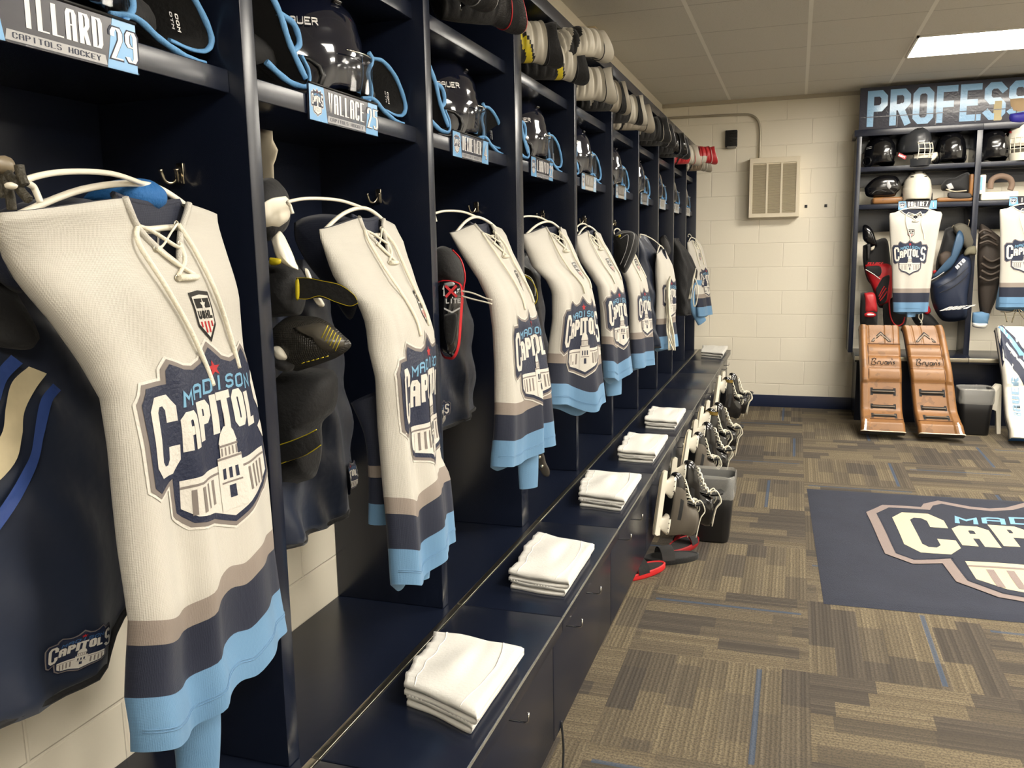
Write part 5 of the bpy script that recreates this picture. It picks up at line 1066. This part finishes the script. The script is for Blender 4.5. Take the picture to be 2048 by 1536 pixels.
# ================================================================== goalie gear in the back lockers
def px(s): return ' '.join('%.1f,%.1f' % (1688+float(a.split(',')[0])/5.689, OFF+float(a.split(',')[1])/5.689) for a in s.split())
OFF = 150.
G1 = 'goalie gear in the back lockers'
def mask(loc, rz, lab, shell, cagec, deco=None, ry=0):
    t = helmet(loc, rz, lab, shell=shell, visor=False, ear=False, s=1.0); t.rotation_euler = (0, ry, rz); t['category'] = 'goalie mask'; t.name = 'goalie_mask'
    m = MB(); f = lambda a, z: Vector((.150*cos(a)*(1-.25*((z-.03)/.09)**2), .105*sin(a), z))
    for z in (-.035, 0, .04, .08): m.tube([f((i/12-.5)*1.5, z) for i in range(13)], .0034, cagec, n=6)
    for a in (-.75, -.4, 0, .4, .75): m.tube([f(a*(1 if abs(a) > .5 else 1), -.035+.125*i/8) for i in range(9)], .0034, cagec, n=6)
    m.build('cage', t, local=True); m = MB(); m.grid(lambda i, j: Vector((.145*cos((i/14-.5)*2.4)*(1-.12*j/5), .10*sin((i/14-.5)*2.4)*(1-.12*j/5), -.03-.055*j/5)), 15, 6, shell); m.build('chin', t, local=True)
    if deco:
        m = MB(); rr = random.Random(3)
        for k in range(9):
            a0, b0 = rr.uniform(-2.4, 2.4), rr.uniform(.1, 1.0); m.tube([Vector((.137*1.03*cos(a0+.1*q)*cos(b0+.06*sin(q)), .109*1.03*sin(a0+.1*q)*cos(b0+.06*sin(q)), .170*sin(b0+.06*sin(q))+.075)) for q in range(5)], .004, deco[k % len(deco)], n=5)
        m.build('painted_marks', t, local=True)
    return t
helmet((.60, 7.50, 2.012), radians(-60), 'black helmet with white marks at the left end of the back top shelf', shell=BLKG, visor=False, brand='CC', gr='black helmets on the back top shelf')
gm = mask((.845, 7.47, 2.075), radians(-50), 'dark goalie mask with white cage and white chin strap', mat('mask_dark', (52, 54, 58), .3, coat=.4), WHP)
t = thing('chin_cup', (.93, 7.42, 2.0), 'white plastic chin cup lying in front of the dark goalie mask', 'chin cup'); piece('cup', t, "1826,309 1836,306 1850,309 1862,308 1874,304 1876,312 1866,322 1850,326 1834,323 1826,317", 7.43, .02, WHP)
rp = flatdecal('red_logo_patch', None, [(rect(0, 0, 1, 1), CRD, 0), (text('CAVT', .1, .2, .8, .5, .1), PLW, 1)], at(1795, 312, 7.355), Vector((.055, 0, -.03)), Vector((.01, 0, .025)))
rp.parent = gm; rp.matrix_parent_inverse = (Matrix.Translation(gm.location) @ gm.rotation_euler.to_matrix().to_4x4()).inverted()
helmet((1.10, 7.50, 2.012), radians(-75), 'black helmet beside the post on the back top shelf', shell=BLKG, visor=False, gr='black helmets on the back top shelf')
helmet((1.385, 7.50, 2.012), radians(-60), 'black helmet with silver vent right of the post on the back top shelf', shell=BLKG, visor=False, gr='black helmets on the back top shelf')
mask((1.60, 7.50, 2.085), radians(-110), 'white painted goalie mask at the right edge of the photo', WHP, WHP, deco=[CRD, CN, BLK, CB])
helmet((.885, 7.53, 1.722), radians(-90), 'plain white helmet behind the sky blue name plate', shell=WHP, visor=False)
# top items
t = thing('sneaker_box', (1.50, 7.45, 2.286), 'purple and tan goalie glove lying on top of the back lockers', 'goalie glove')
piece('blue_palm', t, "2018,228 2030,226 2060,224 2060,244 2020,246", 7.41, .05, mat('purple_blue', (48, 44, 150), .5), sub=2); piece('tan_top', t, "2012,196 2030,194 2060,196 2060,226 2020,228", 7.43, .04, mat('tan_suede', (176, 150, 116), .8), sub=2)
t = thing('leg_pad_roll', (1.38, 7.5, 2.286), 'pale tan upright padded roll on top of the back lockers', 'pad'); MB().box((1.352, 7.40, 2.287), (1.432, 7.46, 2.455), mat('pale_suede', (190, 178, 142), .8), bev=.018).build('body', t)
# trapper and blockers on the second shelf
t = thing('goalie_glove', (.64, 7.45, 1.711), 'tan and black catching glove at the left of the second back shelf', 'goalie glove', None)
MB().box((.555, 7.42, 1.7115), (.775, 7.62, 1.765), TAN, bev=.018).build('tan_panel', t)
piece('black_cuff', t, px("232,1290 280,1230 340,1180 420,1150 520,1140 600,1160 640,1220 645,1290 600,1340 570,1380 440,1390 320,1395 250,1370"), 7.45, .05, BLKG); piece('label', t, px("480,1215 510,1195 540,1270 515,1305 485,1270"), 7.395, .004, PLS, sub=0)
pipe('strap_edge', t, px("320,1350 360,1320 420,1310 480,1330"), 7.39, .004, DGREY)
t = thing('goalie_blocker', (1.14, 7.45, 1.711), 'tan blocker with black strap at the right of the second back shelf', 'goalie blocker')
MB().box((1.015, 7.40, 1.7115), (1.262, 7.60, 1.745), TAN, bev=.012).build('tan_board', t); MB().box((1.235, 7.40, 1.745), (1.262, 7.60, 1.915), TAN, bev=.010).build('tan_side', t)
piece('black_liner', t, px("1100,1260 1160,1190 1260,1170 1340,1130 1420,1110 1440,1200 1445,1320 1400,1350 1280,1330 1160,1320 1110,1310"), 7.46, .04, BLK)
piece('strap', t, px("1180,1340 1250,1330 1380,1340 1440,1350 1440,1400 1200,1400"), 7.40, .012, DGREY); piece('patch', t, px("1160,1250 1220,1225 1255,1290 1190,1310"), 7.39, .006, PLS, sub=0); pipe('grey_edge', t, px("1160,1300 1250,1325 1350,1320 1395,1315"), 7.39, .006, mat('grey_trim', (170, 160, 140), .6))
t = thing('goalie_blocker', (1.45, 7.45, 1.711), 'white blocker with brown arched cuff on the right second shelf', 'goalie blocker')
MB().box((1.318, 7.40, 1.7115), (1.57, 7.60, 1.775), WHP, bev=.012).build('white_board', t); MB().box((1.304, 7.40, 1.76), (1.345, 7.60, 1.905), WHP, bev=.008).build('white_side', t)
MB().box((1.3065, 7.397, 1.79), (1.32, 7.40, 1.89), SKYP).build('blue_mark', t)
MB().tube(spline([at(1980, 378, 7.46), at(1984, 360, 7.46), at(2000, 352, 7.46), at(2018, 356, 7.46), at(2024, 368, 7.46), at(2020, 380, 7.46)], 6), .021, mat('brown_cuff', (118, 98, 84), .7), n=12).build('arched_cuff', t)
# hanging gear, locker with the tan pads
OFF = 400.
g = lambda name, lab, cat: thing(name, (.8, 7.4, .8), lab, cat)
t = g('elbow_pad', 'black elbow pad hanging high at the left side of the tan gear locker', 'elbow pad')
piece('cap', t, px("212,300 240,280 300,310 340,380 380,520 340,520 270,500 215,440"), 7.46, .04, BLKG); piece('strap', t, px("262,500 300,500 290,640 270,680 262,600"), 7.45, .015, DGREY); piece('white_tag', t, px("305,540 350,520 340,560 305,575"), 7.43, .01, WHP)
t = g('goalie_pants', 'red and black padded goalie pants leg hanging left of the front-facing jersey', 'goalie pants')
piece('black_back', t, px("215,520 360,460 480,440 520,600 540,900 520,1200 430,1230 380,1190 330,1000 260,900 215,700"), 7.50, .05, BLK)
piece('red_panel', t, px("240,740 300,720 420,712 520,735 545,780 550,1000 530,1180 450,1200 390,1180 320,1000 270,880 240,800"), 7.46, .05, RED)
piece('black_panel', t, px("258,755 400,750 430,820 400,880 300,830 250,790"), 7.415, .012, BLK); piece('black_panel', t, px("440,880 520,860 500,1020 480,1150 400,1180 360,1040 390,960"), 7.41, .012, BLK)
for q in ("245,790 330,840 410,900", "400,1130 440,1060 480,1000", "410,1150 450,1100 490,1040", "395,1100 430,1030 460,980"): pipe('stripe', t, px(q), 7.395, .004, PLW if q.startswith('245') else RED)
flatdecal('brand_print', t, [(text('VAUGHN', 0, 0, 1, 1, .12), RED, 0)] if 0 else [(text('VELOCT', 0, 0, 1, .9, .10, slant=.1), RED, 0)], at(1733, 530, 7.40), Vector((.115, 0, 0)), Vector((0, 0, .024)))
t = g('goalie_skate_bag', 'red and black soft case with red badge above the left leg pad', 'gear bag')
piece('body', t, px("188,1060 250,1045 340,1055 370,1150 385,1280 385,1400 370,1455 280,1465 188,1455"), 7.38, .06, BLK); piece('red_front', t, px("230,1060 340,1055 370,1160 380,1270 330,1285 240,1285 232,1170"), 7.345, .035, SCARLET)
piece('badge', t, px("228,1300 260,1280 320,1278 362,1300 355,1325 290,1335 235,1325"), 7.30, .012, RED); piece('badge_mark', t, px("255,1300 285,1292 340,1302 335,1312 270,1314"), 7.283, .004, PLW)  # badge in plain red fabric with a pale mark
t = g('arm_guard', 'black arm guard with curved red piping behind the jersey hem', 'arm guard')
piece('padding', t, px("440,1200 560,1100 620,1050 690,1200 715,1330 690,1430 600,1440 470,1450 445,1350"), 7.45, .05, BLK); pipe('red_piping', t, px("520,1060 515,1200 530,1330 570,1410 620,1430 670,1400 690,1330"), 7.39, .006, RED)
t = g('goalie_pants', 'black soft garment with white drawcord below the jersey in the tan gear locker', 'garment')
piece('body', t, px("745,1300 860,1270 960,1280 1060,1380 1085,1440 1000,1485 900,1440 820,1420"), 7.45, .04, BLK); pipe('drawcord', t, px("860,1280 850,1340 885,1390 880,1445"), 7.40, .004, LACE); pipe('drawcord', t, px("890,1270 895,1340 870,1400"), 7.40, .004, LACE)
piece('red_panel', t, px("910,1230 960,1200 990,1260 960,1300 915,1290"), 7.42, .02, RED)
t = g('chest_protector', 'black and brown chest protector hanging right of the front-facing jersey', 'chest protector')
piece('shoulder', t, px("1150,330 1230,300 1330,320 1380,450 1370,650 1260,740 1180,800 1060,820 1050,700 1100,520"), 7.50, .05, BLK); piece('brown_pad', t, px("1080,620 1160,580 1240,620 1230,740 1150,790 1085,730"), 7.45, .03, mat('brown_pad', (78, 66, 58), .7)); piece('red_trim', t, px("1010,810 1040,795 1050,815 1020,840"), 7.42, .008, RED)
t = g('mesh_vest', 'grey mesh arm sleeve with clasp hanging by the back locker post', 'vest')
piece('mesh', t, px("1240,290 1320,260 1420,300 1480,420 1500,520 1440,600 1380,560 1330,480 1250,350"), 7.42, .04, mat('grey_mesh', (86, 82, 72), .8, bump=.5, bscale=200)); piece('cuff', t, px("1360,610 1400,545 1480,520 1508,560 1500,620 1420,625 1370,635"), 7.36, .03, mat('olive_grey', (106, 102, 84), .8))
pipe('metal_clasp', t, px("1225,320 1245,285"), 7.36, .003, NICKEL); pipe('metal_clasp', t, px("1410,300 1425,240 1415,220"), 7.36, .003, NICKEL)
t = g('hockey_pants', 'navy goalie pants with white brand lettering hanging beside the back post', 'hockey pants')
piece('shell', t, px("975,930 1060,880 1150,830 1230,740 1300,640 1380,610 1440,660 1455,760 1440,900 1410,1100 1400,1330 1330,1370 1230,1385 1120,1370 1040,1270 990,1120"), 7.38, .09, mat('goalie_pants_navy', (28, 38, 60), .45, bump=.3, bscale=24, var=.12), sub=3)  # shell in the navy base colour of the pants themselves
piece('blue_sleeve', t, px("1285,370 1320,345 1360,400 1360,500 1300,640 1230,760 1130,840 1020,900 1000,880 1120,800 1220,640 1270,500"), 7.34, .03, mat('slate_blue', (52, 80, 108), .5))
for q in ("1060,1000 1200,930 1320,850 1420,760", "1080,1060 1220,1000 1340,920 1420,830"): pipe('seam', t, px(q), 7.285, .0025, BLK)
flatdecal('brand_print', t, [(text('BAUER', 0, 0, 1, 1, .12, .22, slant=.35), PLW, 0)], at(1688+1085/5.689, 400+1262/5.689, 7.285), Vector((.19, 0, .018)), Vector((0, 0, .026)))
flatdecal('leg_print', t, [(text('HTO', 0, 0, 1, 1, .16), PLW, 0)], at(1688+1290/5.689, 400+790/5.689, 7.275), Vector((.055, 0, .065)), Vector((-.018, 0, .020)))
pipe('belt', t, px("970,930 985,915 1060,875 1140,820"), 7.30, .004, PLS)
# right hand locker
t = g('goalie_suit', 'dark brown ribbed padded goalie suit hanging right of the back post', 'padding')
piece('torso', t, px("1535,330 1560,270 1620,300 1700,360 1790,440 1820,560 1830,720 1790,900 1740,1100 1680,1250 1620,1380 1560,1330 1530,1150 1520,900 1515,600"), 7.46, .06, mat('dark_brown', (56, 48, 42), .65, bump=.4, bscale=50), sub=3)
for k, q in enumerate(("1550,440 1640,400 1740,460", "1540,500 1640,470 1750,520", "1580,640 1680,700 1810,640", "1560,720 1680,780 1810,720", "1560,800 1670,850 1790,800", "1540,870 1640,920 1760,880", "1530,380 1600,340 1680,370")): pipe('rib', t, px(q), 7.38, .010, mat('rib_brown', (70, 60, 52), .6), n=6)
t = g('hockey_sock', 'light blue and white sock hanging under the brown padded suit', 'sock')
piece('blue_leg', t, px("1462,1280 1560,1270 1655,1290 1640,1380 1625,1415 1465,1410"), 7.44, .035, JB); piece('white_cuff', t, px("1462,1395 1540,1400 1632,1405 1610,1455 1540,1460 1465,1440"), 7.43, .035, WHF)
t = g('wire_rack', 'bent metal wire rack below the right back jersey', 'wire rack')
for q in ("1780,1270 1850,1275 1920,1265 1975,1225 2020,1265 2090,1275", "1830,1275 1855,1390", "1975,1225 1940,1300 1910,1395", "1975,1225 2010,1300 2060,1360"): pipe('wire', t, px(q), 7.40, .0045, NICKEL)
t = g('jersey', 'crumpled sky blue cloth behind the right back jersey', 'cloth'); t.name = 'blue_cloth'
piece('folds', t, px("1740,1080 1780,900 1830,830 1850,1000 2090,1040 2090,1260 1900,1265 1740,1250 1725,1180"), 7.42, .03, JB)
# ================================================================== small pieces belong to the part they sit on
SUB = {'visor_rim': 'visor', 'rivets': 'blade_holder', 'steel_blade': 'blade_holder', 'eyelets': ('boot', 'collar'), 'maker_mark': 'collar', 'hem_stitching': 'body', 'piping': ('cuff', 'body'), 'cuff_lining': 'cuff', 'cuff_binding': 'cuff',
       'size_print': 'cuff', 'holder_rail': 'backing', 'coat_hook': 'side_panel', 'screw_hook': 'front_panel', 'strap_piping': 'strap', 'badge_mark': 'badge', 'badge_print': 'shell', 'groove': 'shell', 'neck_laces': 'collar', 'brand_print': ('shell', 'body', 'pad_body', 'red_panel'),
       'hem_piping': 'shell', 'team_crest': ('shell', 'body'), 'league_patch': 'body', 'toe_tag': 'pad_body', 'script_logo': 'pad_body', 'chevron': 'pad_body', 'seams': 'pad_body', 'toe_welt': 'pad_body', 'footbed': 'sole', 'seam': 'upper_fold', 'yellow_lines': 'cap', 'vents': 'shell', 'painted_marks': 'shell', 'ribs': 'case', 'brick_lines': 'board', 'lettering': 'board'}
KIDS = {}
for o in bpy.data.objects:
    if o.parent: KIDS.setdefault(o.parent, []).append(o)
base = lambda o: o.name.split('.')[0]
def mid(o): v = [Vector(c) for c in o.bound_box]; return sum(v, Vector((0, 0, 0)))/8
for r, ch in list(KIDS.items()):
    if r.parent: continue
    for o in ch:
        k = SUB.get(base(o))
        if not k: continue
        k = (k,) if isinstance(k, str) else k
        c = [q for q in ch if base(q) in k and q is not o]
        if not c and base(o) in ('piping', 'seam', 'brand_print') and False: continue
        if c:
            q = min(c, key=lambda q: (mid(q)-mid(o)).length); o.parent = q
